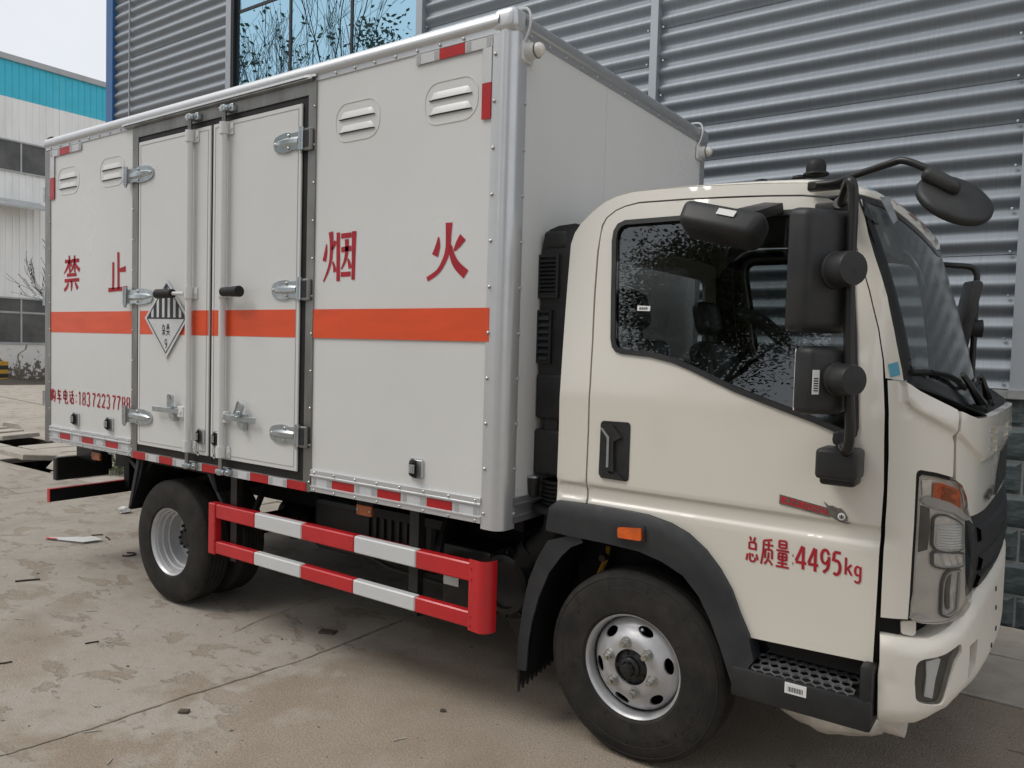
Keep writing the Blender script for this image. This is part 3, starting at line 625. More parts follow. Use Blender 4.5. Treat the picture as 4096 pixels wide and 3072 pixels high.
# ------------------------------------------------------------------ far factory building with teal band (faces +X)
XF=-30.
fac=root('factory_building',(XF-4,14,0),'white ribbed factory building with a teal band along its roof at far left','building')
MT['fac_white']=mat('fac_white',(.88,.88,.865),.55,var=.12,vscale=.9,stretch=(1,3,.5))
MT['fac_teal']=mat('fac_teal',(.055,.52,.68),.5,var=.08,vscale=1.5)
MT['fac_flash']=mat('fac_flash',(.42,.43,.44),.5,metal=.3,var=.1)
MT['fac_pane']=mat('fac_pane',(.045,.045,.046),.18,var=.6,vscale=1.1,col2=(.12,.118,.11))
MT['fac_frame']=mat('fac_frame',(.45,.46,.46),.5,var=.2)
def peel():
    M=mat('peeling_plaster',(.70,.69,.66),.85,bump=.01,bscale=14)
    t=M.node_tree; P=t.nodes['Principled BSDF']; co=t.nodes.new('ShaderNodeTexCoord')
    n=t.nodes.new('ShaderNodeTexNoise'); n.inputs['Scale'].default_value=5.5; n.inputs['Detail'].default_value=9; n.inputs['Roughness'].default_value=.72
    t.links.new(co.outputs['Object'],n.inputs['Vector'])
    sx=t.nodes.new('ShaderNodeSeparateXYZ'); t.links.new(co.outputs['Object'],sx.inputs[0])
    h=t.nodes.new('ShaderNodeMapRange'); h.inputs[1].default_value=0; h.inputs[2].default_value=1.35; h.inputs[3].default_value=.16; h.inputs[4].default_value=-.10
    t.links.new(sx.outputs['Z'],h.inputs[0])
    a=t.nodes.new('ShaderNodeMath'); a.operation='ADD'; t.links.new(n.outputs['Fac'],a.inputs[0]); t.links.new(h.outputs[0],a.inputs[1])
    r=t.nodes.new('ShaderNodeMapRange'); r.inputs[1].default_value=.55; r.inputs[2].default_value=.58; t.links.new(a.outputs[0],r.inputs[0])
    x=t.nodes.new('ShaderNodeMix'); x.data_type='RGBA'; x.inputs[6].default_value=(.70,.69,.66,1); x.inputs[7].default_value=(.15,.125,.10,1)
    t.links.new(r.outputs[0],x.inputs[0]); t.links.new(x.outputs[2],P.inputs['Base Color']); return M
MT['peel']=peel()
def ribpanel(y0,y1,z0,z1,m,name,pitch=.236,w=.035,d=.03):
    mb=MB(); y=y0; pts=[]
    k0=int(math.floor((y0-9.937)/pitch))
    pts.append((y0,0)); k=k0
    while True:
        c=9.937+k*pitch; k+=1
        if c+w>y1: break
        if c-w<y0: continue
        pts+=[(c-w,0),(c-w*.5,d),(c+w*.5,d),(c+w,0)]
    pts.append((y1,0)); vs=[]
    for yy,dd in pts: vs+=[(XF+dd,yy,z0),(XF+dd,yy,z1)]
    mb.add(vs,[(2*i,2*i+2,2*i+3,2*i+1) for i in range(len(pts)-1)])
    return mb.build(name,m,fac)
for a in range(4):
    y0=8.5+a*3.3; y1=y0+3.3-.01
    ribpanel(y0,y1,10.45,11.77,'fac_teal','wall_panel')
    ribpanel(y0,y1,8.90,10.45-.004,'fac_white','wall_panel')
    ribpanel(y0,y1,3.12,7.74,'fac_white','wall_panel')
mb=MB(); mb.box(XF-8,XF-.02,8.4,21.8,0,11.9); mb.build('wall_core','fac_flash',fac)
mb=MB(); mb.box(XF-8.2,XF+.10,8.3,22,11.77,11.98); mb.build('roof_edge','fac_flash',fac)
mb=MB(); mb.box(XF-.02,XF+.035,8.4,21.8,0,1.39); mb.build('plinth','peel',fac)
mb=MB(); 
for zz in (8.86,7.74,3.08,1.39): mb.box(XF-.02,XF+.07,8.4,21.8,zz,zz+.055)
mb.build('sill','fac_frame',fac)
y=7.5
for y in [8.55+.945*i for i in range(13)]:
    for (z0,z1) in ((7.80,8.855),(1.45,2.54),(2.60,3.075)):
        mb=MB(); mb.box(XF-.02,XF+.004,y+.03,y+.915,z0+.02,z1-.02); mb.build('window_pane','fac_pane',fac)
    mb=MB(); mb.box(XF-.02,XF+.03,y-.028,y+.028,7.795,8.86); mb.build('window_frame','fac_frame',fac)
    mb=MB(); mb.box(XF-.02,XF+.03,y-.028,y+.028,1.445,3.08); mb.box(XF-.02,XF+.026,y+.028,y+.917,2.54,2.60); mb.build('window_frame','fac_frame',fac)
# sloping canopy over the left window
mb=MB()
mb.add([(XF,7.6,6.75),(XF+.95,7.6,6.42),(XF+.95,11.08,6.42),(XF,11.08,6.75),(XF,7.6,6.70),(XF+.95,7.6,6.34),(XF+.95,11.08,6.34),(XF,11.08,6.70)],[(0,1,2,3),(4,7,6,5),(0,4,5,1),(1,5,6,2),(2,6,7,3),(3,7,4,0)])
mb.build('canopy','fac_frame',fac)
# crack in the plaster, and the yellow-black guard block by it
mb=MB(); P=[(10.62,1.37),(10.58,1.20),(10.34,1.02),(10.31,.86),(10.38,.66),(10.33,.45),(10.37,.25)]
for a,b in zip(P,P[1:]): mb.add([(XF+.037,a[0]-.028,a[1]),(XF+.037,a[0]+.028,a[1]),(XF+.037,b[0]+.028,b[1]),(XF+.037,b[0]-.028,b[1])],[(0,1,2,3)])
mb.build('wall_crack','joint',fac)
o=root('guard_block',(XF+.3,9.7,0),'yellow and black striped guard block against the peeling wall at the left edge','bollard')
for k in range(5):
    mb=MB(); mb.rbox(XF+.1,XF+.42,9.55,9.84,.15*k,.15*k+.148,.008); mb.build('stripe','yellow_mark' if k%2==0 else 'print_black',o)
# ------------------------------------------------------------------ trees
MT['bark']=mat('bark',(.055,.046,.038),.9,var=.35,vscale=12,bump=.01,bscale=30)
MT['leaf']=mat('leaf',(.045,.070,.026),.55,var=.5,vscale=1.5,col2=(.075,.095,.035))
MT['leaf_olive']=mat('leaf_olive',(.075,.085,.040),.55,var=.5,vscale=1.5,col2=(.11,.115,.06))
def branches(rnd,base,d,ln,r,depth,mb,tips,spread=.55,up=.25,minr=.008):
    p=Vector(base);d=Vector(d).normalized();n=4;path=[p.copy()]
    for k in range(n):
        d=(d+Vector((rnd.uniform(-1,1),rnd.uniform(-1,1),rnd.uniform(-.6,1)))*.19).normalized(); p=p+d*ln/n; path.append(p.copy())
    r1=max(minr,r*.62); mb.tube(path,[r,r1],6 if r>.04 else 4,cap=False)
    if depth==0: tips.append((p,d)); return
    kids=rnd.choice((2,3,3)) if depth>1 else 2
    for k in range(kids):
        t=rnd.uniform(.45,1.); q=path[min(n,int(t*n)+ (1 if k==0 else 0))]
        nd=(d+Vector((rnd.uniform(-1,1),rnd.uniform(-1,1),rnd.uniform(-.5,.6)))*spread+Vector((0,0,up))).normalized()
        branches(rnd,q,nd,ln*rnd.uniform(.62,.86),r1*rnd.uniform(.62,.9),depth-1,mb,tips,spread,up,minr)
    tips.append((path[2],d))
def tree(loc,h,seed,label,leaves=0,m='leaf',r=.13,depth=5,spread=.55,group=None,leaf=.16,cl=.5,name='tree',minr=.008,low=.0):
    rnd=random.Random(seed); t=root(name,loc,label,'tree',group); mb=MB(); tips=[]
    branches(rnd,Vector(loc),(rnd.uniform(-.1,.1),rnd.uniform(-.1,.1),1),h*.36,r,depth,mb,tips,spread,minr=minr)
    mb.build('trunk','bark',t)
    if leaves:
        lb=MB(); vs=[];fs=[]
        T_=[q for q in tips if q[0].z>low]
        for k in range(leaves):
            p,_=rnd.choice(T_); c=p+Vector((rnd.gauss(0,cl),rnd.gauss(0,cl),rnd.gauss(0,cl*.8)))
            a=Vector((rnd.uniform(-1,1),rnd.uniform(-1,1),rnd.uniform(-.8,.4))).normalized(); b=a.orthogonal().normalized(); b=(b+a.cross(b)*rnd.uniform(-1,1)).normalized()
            s_=leaf*rnd.uniform(.6,1.3); o=len(vs)
            vs+=[c-a*s_,c+b*s_*.45,c+a*s_,c-b*s_*.45]; fs.append((o,o+1,o+2,o+3))
        lb.add(vs,fs); c=lb.build('crown',m,t)
    return t
# the row of trees across the yard: the photo shows them mirrored in the blue window and the door glass
tree((-24.2,-10.0,0),14.5,23,'bare tree with withered leaves mirrored at the left edge of the blue window',leaves=650,m='leaf',r=.16,depth=6,spread=.5,minr=.006,leaf=.13,cl=.28)
tree((-20.9,-9.2,0),16,22,'tall forked bare tree mirrored beside the first window mullion',r=.20,depth=6,spread=.42,minr=.006)
tree((-18.4,-9.6,0),15,21,'bare tree mirrored in the middle pane of the blue window',r=.17,depth=6,spread=.44,minr=.006)
tree((-16.3,-9.0,0),13.5,24,'slim bare tree mirrored right of the second window mullion',r=.13,depth=5,spread=.42,minr=.007)
tree((-15.5,-11.2,0),12.7,25,'leafy olive tree mirrored at the lower right of the blue window',leaves=24000,m='leaf_olive',r=.18,depth=5,leaf=.11,cl=.6)
tree((-20.6,-12.5,0),10.4,27,'round dark evergreen tree mirrored low in the blue window',leaves=12000,m='leaf',r=.18,depth=5,leaf=.13,cl=.75)
tree((-3.4,-9.0,0),8.4,26,'dense evergreen tree across the yard mirrored in the rear of the door glass',leaves=90000,r=.2,depth=5,leaf=.042,cl=.45,spread=.85,low=2.3)
for i,(x,y,h) in enumerate(((-12.6,-22,4.6),(-10.2,-22.5,4.2),(-7.9,-22,4.7),(-5.6,-22.6,4.1),(-3.2,-22,4.5),(-.8,-22.4,4.2),(3.5,-23,5.0),(9.5,-22,5.2),(-17.5,-21,5.0))):
    tree((x,y,0),h,40+i,'low evergreen tree in the hedge line across the yard',leaves=14000,r=.14,depth=4,leaf=.055,cl=.6,spread=.9,group='hedge trees across the yard')
mb=MB()
for k in range(26): x0=-34+2.4*k; mb.box(x0,x0+2.37,-25.2,-25.0,0,2.1+.05*(k%2)); mb.box(x0-.03,x0+.25,-25.25,-24.95,0,2.35)  # added unseen backdrop, covers the horizon sky mirrored in the door glass
tag(mb.build('backdrop_wall','mortar'),'grey backdrop wall added out of view to hide low sky in the glass reflections','wall')
for i,(x,y,h,lb) in enumerate(((4.6,-9.2,8.0,'broad evergreen tree added unseen behind the camera to block sky light'),)):
    tree((x,y,0),h,60+i,lb,leaves=9000,r=.2,depth=5,leaf=.22,cl=.75,spread=.8,low=2.4)  # added out-of-view occluder, cuts sky light from the nose side
# bare shrub beside the far end of the truck
t=root('bare_shrub',(-11.1,3.9,0),'leafless twiggy shrub poking out behind the rear of the truck','shrub')
mb=MB(); tips=[]; rnd=random.Random(5)
mb.tube([(-10.75,3.42,0),(-10.8,3.42,1.0),(-10.95,3.40,1.95)],[.03,.022],6)
for k in range(6): branches(rnd,(-10.8-.03*k,3.40,1.35+.13*k),(-1.,rnd.uniform(-.25,.15),rnd.uniform(.25,.75)),.62,.013,4,mb,tips,.42,.12,.003)
mb.build('stem','bark',t)
lb=MB(); vs=[];fs=[]
for k in range(60):
    p,_=rnd.choice(tips); a=Vector((rnd.uniform(-1,1),rnd.uniform(-1,1),rnd.uniform(-1,.3))).normalized(); b=a.orthogonal().normalized(); o=len(vs)
    vs+=[p,p+a*.02+b*.012,p+a*.045,p+a*.02-b*.012]; fs.append((o,o+1,o+2,o+3))
lb.add(vs,fs); lb.build('leaf_buds','bark',t,kind='stuff')
# weeds growing from the drain
def weed(loc,n,h,seed,label,group=None):
    rnd=random.Random(seed); mb=MB(); mb2=MB()
    t=root('weed',loc,label,'weed',group)
    for k in range(n):
        p=Vector(loc)+Vector((rnd.uniform(-.3,.3),rnd.uniform(-.16,.16),-.03)); d=Vector((rnd.uniform(-.6,.6),rnd.uniform(-.6,.6),1)).normalized(); L_=h*rnd.uniform(.5,1)
        q=p+d*L_; mb.tube([p,p+d*L_*.5,q],.003,4,cap=False)
        for j in range(9):
            c=p+d*L_*rnd.uniform(.15,1.); a=Vector((rnd.uniform(-1,1),rnd.uniform(-1,1),rnd.uniform(-.1,.8))).normalized(); b=a.cross(Vector((0,0,1))).normalized(); s_=rnd.uniform(.025,.055)
            mb2.add([c,c+a*s_*.6+b*s_*.28,c+a*s_*1.3,c+a*s_*.6-b*s_*.28],[(0,1,2,3)])
    mb.build('stem','weed_leaf',t); mb2.build('foliage','weed_leaf',t)
MT['weed_leaf']=mat('weed_leaf',(.13,.18,.07),.6,var=.4,vscale=20)
weed((-7.85,2.35,0.03),60,.40,8,'leafy green weed growing from the drain under the truck tail')
weed((-7.4,2.62,0),16,.24,9,'small weed tuft between drain slabs left of the rear wheel')
# ------------------------------------------------------------------ the truck: cargo box
truck=root('box_truck',(-1.2,1.12,0),'white box truck with cream cab and orange stripe parked beside the grey corrugated wall','truck')
F0=lambda u,v,d: Vector((u,-d,v))               # near side of the box: plane y=0, d outward
BW=2.246
mb=MB(); mb.box(-4.30,-.012,.012,BW-.012,.95,3.17); core=mb.build('cargo_box','box_white',truck)
def P(name,mb_,m,parent=None,smooth=None,kind=None): return mb_.build(name,m,parent or truck,smooth,kind)
def flat(u0,u1,v0,v1,d=0.,t=.006): b=MB(); b.box(u0,u1,-d,t-d,v0,v1); return b
P('side_panel',flat(-4.24,-3.07,.95,3.15,0,.010),'box_white'); P('side_panel',flat(-1.272,-.09,.95,3.15,0,.010),'box_white')
mb=MB(); mb.box(-.012,-.002,.06,.8535,.95,3.15); P('front_panel',mb,'box_white')
mb=MB(); mb.box(-.012,-.002,.8555,BW-.06,.95,3.15); P('front_panel',mb,'box_white')
# lower aluminium rails with a channel
def lowrail(u0,u1):
    b=MB(); prof=[(0,1.056),(.010,1.056),(.012,1.052),(.012,1.030),(.016,1.027),(.016,1.021),(.004,1.017),(.004,.972),(.014,.968),(.014,.962),(.009,.958),(.009,.938),(0,.936)]
    vs=[];n=len(prof)
    for u in (u0,u1): vs+=[F0(u,z,d) for d,z in prof]
    b.add(vs,[(i,i+1,n+i+1,n+i) for i in range(n-1)]+[tuple(range(n)),tuple(range(2*n-1,n-1,-1))]); return b
P('bottom_rail',lowrail(-4.236,-3.077),'alu_bright'); P('bottom_rail',lowrail(-1.262,-.107),'alu_bright')
mb=MB(); prof=[(0,1.056),(.012,1.056),(.012,1.030),(.016,1.027),(.016,1.020),(.004,1.017),(.004,.972),(.014,.968),(.010,.958),(.010,.938),(0,.936)]; n=len(prof); vs=[]
for yy in (.085,BW-.085): vs+=[(-.002+d,yy,z) for d,z in prof]
mb.add(vs,[(i,i+1,n+i+1,n+i) for i in range(n-1)]); P('bottom_rail',mb,'alu')
# rounded top rails
RP=[(.0,3.118),(.006,3.118),(.006,3.146),(.011,3.149),(.019,3.156),(.021,3.172),(.017,3.190),(.006,3.206),(-.012,3.217),(-.04,3.222),(-.08,3.223)]
def toprail(fn,a,b_,prof=RP):
    b=MB();n=len(prof);vs=[]
    for u in (a,b_): vs+=[fn(u,d,z) for d,z in prof]
    return b.add(vs,[(i,i+1,n+i+1,n+i) for i in range(n-1)])
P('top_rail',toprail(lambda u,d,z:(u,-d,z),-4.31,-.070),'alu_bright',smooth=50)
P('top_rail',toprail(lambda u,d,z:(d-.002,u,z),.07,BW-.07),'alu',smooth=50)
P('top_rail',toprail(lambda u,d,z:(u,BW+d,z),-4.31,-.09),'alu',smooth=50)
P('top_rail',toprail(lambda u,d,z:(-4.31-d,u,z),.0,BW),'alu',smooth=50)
mb=MB(); mb.box(-4.30,-.05,.05,BW-.05,3.19,3.2235); P('roof_skin',mb,'box_white')
# drip edge over the doors
mb=MB(); pr=[(.0,3.168),(.030,3.150),(.032,3.138),(.028,3.138),(.0,3.152)]; n=5; vs=[]
for u,k in ((-3.205,0),(-3.165,1),(-1.335,1),(-1.262,0)): vs+=[(u,-(d*(1 if k else .55)),z) for d,z in pr]
mb.add(vs,[(a*n+i,a*n+(i+1)%n,(a+1)*n+(i+1)%n,(a+1)*n+i) for a in range(3) for i in range(n)]+[tuple(range(n)),tuple(range(4*n-1,3*n-1,-1))]); P('drip_edge',mb,'alu_bright')
# corner posts
def cpost(cx,cy,sx,sy,z0,z1,fl=.045):
    b=MB(); pts=[(cx-sx*.107,cy),(cx-sx*.107,cy-sy*.005),(cx-sx*.064,cy-sy*.006)]
    for k in range(9):
        t=math.pi/2*k/8; pts.append((cx-sx*.054+sx*.058*math.sin(t),cy+sy*.050-sy*.058*math.cos(t)))
    pts+=[(cx+sx*.006,cy+sy*.085),(cx+sx*.004,cy+sy*.103),(cx,cy+sy*.103)]
    n=len(pts); b.add([(x,y,z0) for x,y in pts]+[(x,y,z1) for x,y in pts],[(i,i+1,n+i+1,n+i) for i in range(n-1)]+[tuple(range(n)),tuple(range(2*n-1,n-1,-1))]); return b
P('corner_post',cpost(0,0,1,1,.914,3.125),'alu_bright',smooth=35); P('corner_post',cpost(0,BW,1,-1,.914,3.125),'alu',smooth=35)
# cast corner caps
def cap(cy,sy):
    b=MB(); b.rbox(-.118,.014,cy-.014 if sy>0 else cy-.14,cy+.14 if sy>0 else cy+.014,3.118,3.226,.034,5); return b
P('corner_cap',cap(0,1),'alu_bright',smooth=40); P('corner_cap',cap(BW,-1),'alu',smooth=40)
mb=MB(); mb.box(-4.318,-4.236,-.006,.05,.928,3.122); P('rear_post',mb,'steel'); mb=MB(); mb.box(-4.318,-4.236,BW-.05,BW+.006,.928,3.122); P('rear_post',mb,'steel')
mb=MB(); mb.box(-4.308,-4.30,.04,BW-.04,.95,3.15); P('rear_door',mb,'box_white')
mb=MB()
for z in (1.26,2.02,2.80): mb.cyl((-4.338,.0,z-.055),(-4.338,.0,z+.055),.015,n=8); mb.box(-4.335,-4.318,-.005,.03,z-.045,z+.045)
P('rear_hinge',mb,'zinc')
# door frame, seal and leaves
mb=MB(); mb.box(-3.077,-3.006,-.009,.012,.931,3.118); P('door_post',mb,'steel'); mb=MB(); mb.box(-1.324,-1.266,-.009,.012,.931,3.118); P('door_post',mb,'steel')
mb=MB(); mb.box(-3.006,-1.324,-.009,.012,3.052,3.118); mb.add([F0(-3.15,3.118,.004),F0(-1.28,3.118,.004),F0(-1.28,3.128,.028),F0(-3.15,3.128,.028),F0(-3.15,3.142,.024),F0(-1.28,3.142,.024)],[(0,1,2,3),(3,2,5,4)]); P('door_header',mb,'steel')
mb=MB(); mb.box(-3.006,-1.324,-.008,.012,.931,.984); P('door_sill',mb,'steel')
mb=MB(); mb.box(-3.006,-1.324,-.003,.011,.984,3.052); P('door_seal',mb,'rubber')
def leaf(u0,u1,name='door_leaf'):
    b=MB(); v0,v1=1.031,3.014; b.rbox(u0,u1,-.016,-.004,v0,v1,.003,1)
    o=P(name,b,'box_white')
    e=.022; g=MB()
    for (a,c,d_,f) in ((u0+e,u1-e,v1-e-.004,v1-e),(u0+e,u1-e,v0+e,v0+e+.004),(u0+e,u0+e+.004,v0+e+.004,v1-e-.004),(u1-e-.004,u1-e,v0+e+.004,v1-e-.004)): g.box(a,c,-.0175,-.012,d_,f)
    return o,g
ll,g1=leaf(-2.986,-2.192); lr,g2=leaf(-2.166,-1.370)
MT['seam']=mat('seam',(.36,.36,.35),.6)
g1.v+= []; P('door_moulding',g1,'seam'); P('door_moulding',g2,'seam')
mb=MB(); mb.box(-2.192,-2.166,-.007,-.002,1.0,3.03); P('door_gasket',mb,'rubber')
# rivets and bolts, a pixel or two each
mb=MB()
def rivet(u,v,d,r=.0085): mb.lathe([(r,0),(r*.9,r*.5),(r*.45,r*.85),(.0005,r)],F0(u,v,d),(0,-1,0),8)
for k in range(29):
    u=-4.22+k*.141
    if u<-3.2 or -1.25<u<-.12: rivet(u,3.132,.006)
for k in range(11): rivet(-.0915,.985+.2045*k,.006)
for k in range(11): rivet(-1.275,.985+.2*k,.009,.007); rivet(-3.066,.985+.2*k,.009,.006); rivet(-4.243,.985+.2*k,.006,.006)
for u0,u1 in ((-4.236,-3.077),(-1.262,-.107)):
    for k in range(8):
        u=u0+.03+(u1-u0-.06)*k/7; rivet(u,1.041,.012,.007); rivet(u,.948,.009,.007)
P('rivets',mb,'nut',kind='stuff')
mb=MB()
for k in range(11): mb.lathe([(.0085,0),(.0075,.004),(.0005,.008)],(.006,.094,.985+.2045*k),(1,0,0),8)
for k in range(14): mb.lathe([(.008,0),(.007,.004),(.0005,.008)],(.004,.13+k*.15,3.132),(1,0,0),8)
P('rivets',mb,'alu',kind='stuff')
# reflective tape, each plate a piece
def tapeseg(u0,u1,v0,v1,red,d=.006):
    b=MB(); b.box(u0,u1,-d-.003,-d+.001,v0,v1)
    o=P('reflective_tape',b,'tape_red' if red else 'tape_white')
    if not red and (u1-u0)>.1:
        g=MB(); w=u1-u0
        g.box(u0+.006,u0+w*.22,-d-.0042,-d,v0+.004,v1-.004); P('tape_grid',g,'tape_grey',o)
        g=MB(); g.box(u1-w*.2,u1-.006,-d-.0042,-d,v0+.004,v1-.004); P('tape_grid',g,'tape_grey',o)
    return o
x=[-4.236,-4.079,-3.921,-3.751,-3.583,-3.417,-3.249,-3.082]
for k in range(7): tapeseg(x[k]+.002,x[k+1]-.003,.973,1.014,k%2==1,.004)
x=[-1.258,-1.101,-.927,-.767,-.599,-.437,-.272,-.112]
for k in range(7): tapeseg(x[k]+.005,x[k+1]-.007,.971,1.013,k%2==1,.004)
x=[-3.052,-2.895,-2.732,-2.577,-2.404,-2.256,-2.09,-1.931,-1.783,-1.616,-1.456,-1.297]
for k in range(11):
    if k in (4,6): continue
    tapeseg(x[k]+.001,x[k+1]-.001,.932,.978,k in (0,2,5,8,10) ,.009)
tapeseg(-2.400,-2.262,.932,.978,False,.009); tapeseg(-2.085,-1.935,.932,.978,False,.009)
for u0,u1,r in ((-4.234,-4.084,0),(-4.083,-3.933,1),(-3.932,-3.769,0),(-.562,-.416,0),(-.415,-.262,1),(-.261,-.108,0)): tapeseg(u0,u1,3.066,3.113,bool(r),.0065)
for u0,u1 in ((-4.233,-4.171),(-.159,-.109)):
    tapeseg(u0,u1,2.912,3.065,False,.0065); tapeseg(u0,u1,2.753,2.911,True,.0065)
# orange stripe
def stripe(u0,u1,d):
    b=MB(); b.box(u0,u1,-d-.0015,-d+.002,1.763,1.915); P('orange_stripe',b,'orange')
stripe(-4.236,-3.078,0.); stripe(-2.962,-2.196,.016); stripe(-2.163,-1.395,.016); stripe(-1.264,-.088,.0055)
# louvred vents
def vent(uc,vc=2.870):
    outer=[];inner=[]
    w,h,r=.162,.101,.085
    for cx_,cy_,a0 in ((w-r,h-r,0),(-w+r,h-r,90),(-w+r,-h+r,180),(w-r,-h+r,270)):
        for k in range(7):
            t=math.radians(a0+k*15); outer.append((uc+cx_+r*math.cos(t),vc+cy_+r*math.sin(t))); inner.append((uc+cx_+(r-.007)*math.cos(t),vc+cy_+(r-.007)*math.sin(t)))
    b=MB(); ring(b,outer,inner,F0,.0025); o=P('air_vent',b,'box_white',smooth=30)
    for v0 in (2.887,2.819):
        l=MB(); L_=.127; ht=.036; n=10; vs=[]
        for k in range(n+1):
            t=k/n; u=uc-L_+2*L_*t; e=min(t,1-t)*2*L_; rr=.035; s_=1 if e>=rr else math.sqrt(max(0,1-((rr-e)/rr)**2))
            vs+=[F0(u,v0+ht*max(.03,s_),.001),F0(u,v0+ht*.6*s_,.0055*s_+.001),F0(u,v0,.0095*s_+.001),F0(u,v0,.0005)]
        l.add(vs,[(4*k+i,4*k+4+i,4*k+5+i,4*k+1+i) for k in range(n) for i in range(3)])
        q=P('louvre',l,'box_white',o,smooth=40)
        s=MB(); s.box(uc-L_,uc+L_,-.0080,-.001,v0-.0034,v0-.0006); P('slot',s,'print_black',o)
for u in (-3.970,-3.356,-.9625,-.3475): vent(u)
# lock rods on the doors
def lockrod(u,sgn):
    b=MB(); b.cyl((u,-.045,1.075),(u,-.045,2.95),.020,n=14); o=P('lock_rod',b,'box_white',smooth=40)
    e=MB(); e.cyl((u,-.045,2.95),(u,-.045,3.085),.0135,n=10); e.cyl((u,-.045,.955),(u,-.045,1.075),.0135,n=10); P('rod_end',e,'steel',o,smooth=40)
    for z in (3.078,.958):
        c=MB(); c.cyl((u-.036,-.042,z),(u-.012,-.042,z),.017,n=10); c.cyl((u+.012,-.042,z),(u+.04,-.042,z),.017,n=10); c.rbox(u-.02,u+.02,-.062,-.012,z-.018,z+.020,.006); c.rbox(u+.035,u+.07,-.040,-.009,z-.02,z+.024,.006); c.cyl((u+.052,-.04,z),(u+.052,-.05,z),.010,n=8)
        P('rod_keeper',c,'zinc',o,smooth=40)
    for z in (2.965,2.02,1.078):
        k=MB(); k.rbox(u-.028,u+.055,-.026,-.016,z-.036,z+.036,.004); k.cyl((u,-.045,z-.034),(u,-.045,z+.034),.027,n=14); k.cyl((u+.043,-.026,z),(u+.043,-.031,z),.010,n=8); P('rod_bracket',k,'box_white',o,smooth=40)
    return o
lockrod(-2.362,1); lockrod(-2.018,1)
for u0,u1,ua in ((-2.640,-2.470,-2.40),(-1.955,-1.800,-2.0)):
    b=MB(); b.cyl((u0,-.085,2.016),(u1,-.085,2.016),.030 if u0<-2.3 else .026,.027 if u0<-2.3 else .032,n=16); o=P('door_grip',b,'rubber',smooth=40)
    e=MB(); a=u1 if abs(ua-u1)<abs(ua-u0) else u0; e.tube([(a,-.085,2.016),(ua,-.055,2.016)],.012,8); P('grip_stem',e,'box_white',o,smooth=40)
# latches
def latch(u0,u1,uk,ub):
    b=MB(); b.rbox(u0,u1,-.052,-.045,1.270,1.305,.003,1); o=P('door_latch',b,'zinc')
    k=MB()
    if uk<-2.3: k.rbox(uk-.026,uk+.026,-.062,-.054,1.30,1.388,.012,2)
    if uk>-2.3:
        M_=Matrix.Translation((uk,-.058,1.345))@Matrix.Rotation(.45,4,'Y'); k.rbox(-.028,.028,-.004,.004,-.05,.042,.012,2,M_); k.cyl((uk-.012,-.064,1.318),(uk-.012,-.07,1.318),.014,n=10)
    else: k.cyl((uk,-.062,1.372),(uk,-.070,1.372),.010,n=10)
    k.rbox(uk-.03,uk+.03,-.045,-.016,1.262,1.314,.004,1)
    k.add([F0(uk-.028,1.268,.055),F0(uk+.028,1.268,.055),F0(uk+.028,1.222,.05),F0(uk-.004,1.230,.05),F0(uk-.028,1.246,.05),F0(uk-.028,1.268,.02),F0(uk+.028,1.268,.02),F0(uk+.028,1.222,.02),F0(uk-.004,1.230,.02),F0(uk-.028,1.246,.02)],[(0,1,2,3,4),(5,9,8,7,6),(0,4,9,5),(4,3,8,9),(3,2,7,8),(2,1,6,7),(1,0,5,6)])
    P('latch_keeper',k,'zinc',o)
    w=MB(); w.rbox(ub-.034,ub+.034,-.050,-.016,1.252,1.320,.004,1); w.cyl((ub,-.05,1.286),(ub,-.056,1.286),.012,n=10); P('latch_bracket',w,'box_white',o)
latch(-2.750,-2.452,-2.530,-2.435); latch(-1.99,-1.690,-1.828,-2.008)
# hinges: pressed zinc straps
def hinge(ub,z,s):
    b=MB(); L_=[(.0,.046),(.05,.046),(.10,.044),(.135,.052),(.18,.053),(.24,.047),(.285,.038),(.305,.020),(.308,.0)]
    if s<0: L_=[(x*.74,y) for x,y in L_]
    top=[(x,y) for x,y in L_]; out=[(ub+s*(.012+x),z+y) for x,y in top]+[(ub+s*(.012+x),z-y) for x,y in reversed(top[:-1])]
    b.poly(out,lambda u,v,d:F0(u,v,.026-d*1.),.008); o=P('door_hinge',b,'zinc')
    r=MB(); k=1. if s>0 else .74
    prof=[(.03,.020,.005),(.10,.024,.013),(.18,.024,.016),(.25,.018,.012),(.285,.006,.004)]
    vs=[]
    for x,h,d in prof: 
        u=ub+s*(.012+x*k); vs+=[F0(u,z-h,.026),F0(u,z-h*.45,.026+d),F0(u,z+h*.45,.026+d),F0(u,z+h,.026)]
    r.add(vs,[(4*i+j,4*i+4+j,4*i+5+j,4*i+1+j) for i in range(4) for j in range(3)]+[(0,1,2,3),(16,19,18,17)]); P('hinge_rib',r,'zinc',o,smooth=25)
    c=MB(); c.cyl((ub,-.032,z-.056),(ub,-.032,z+.056),.016,n=12); c.cyl((ub,-.032,z-.072),(ub,-.032,z-.056),.010,n=6); c.cyl((ub,-.032,z+.056),(ub,-.032,z+.064),.017,n=12)
    P('hinge_pin',c,'zinc',o,smooth=40)
    e=MB()
    if s<0: e.rbox(ub+.010,ub+.072,-.030,-.009,z-.060,z+.056,.004,1)
    else: e.rbox(ub+.0,ub+.05,-.028,-.009,z-.045,z+.048,.003,1)
    P('hinge_plate',e,'steel',o)
    if s<0:
        d=MB(); d.box(ub+.018,ub+.056,-.0315,-.030,z-.045,z+.045); P('hinge_hole',d,'print_black',o)
    v=MB()
    for x,y in ((.135,.034),(.135,-.034),(.285,.0)): v.lathe([(.009,0),(.008,.005),(.001,.008)],F0(ub+s*(.012+x*k),z+y,.026),(0,-1,0),8)
    P('hinge_bolts',v,'nut',o)
for z in (2.804,2.009,1.216): hinge(-3.122,z,1)
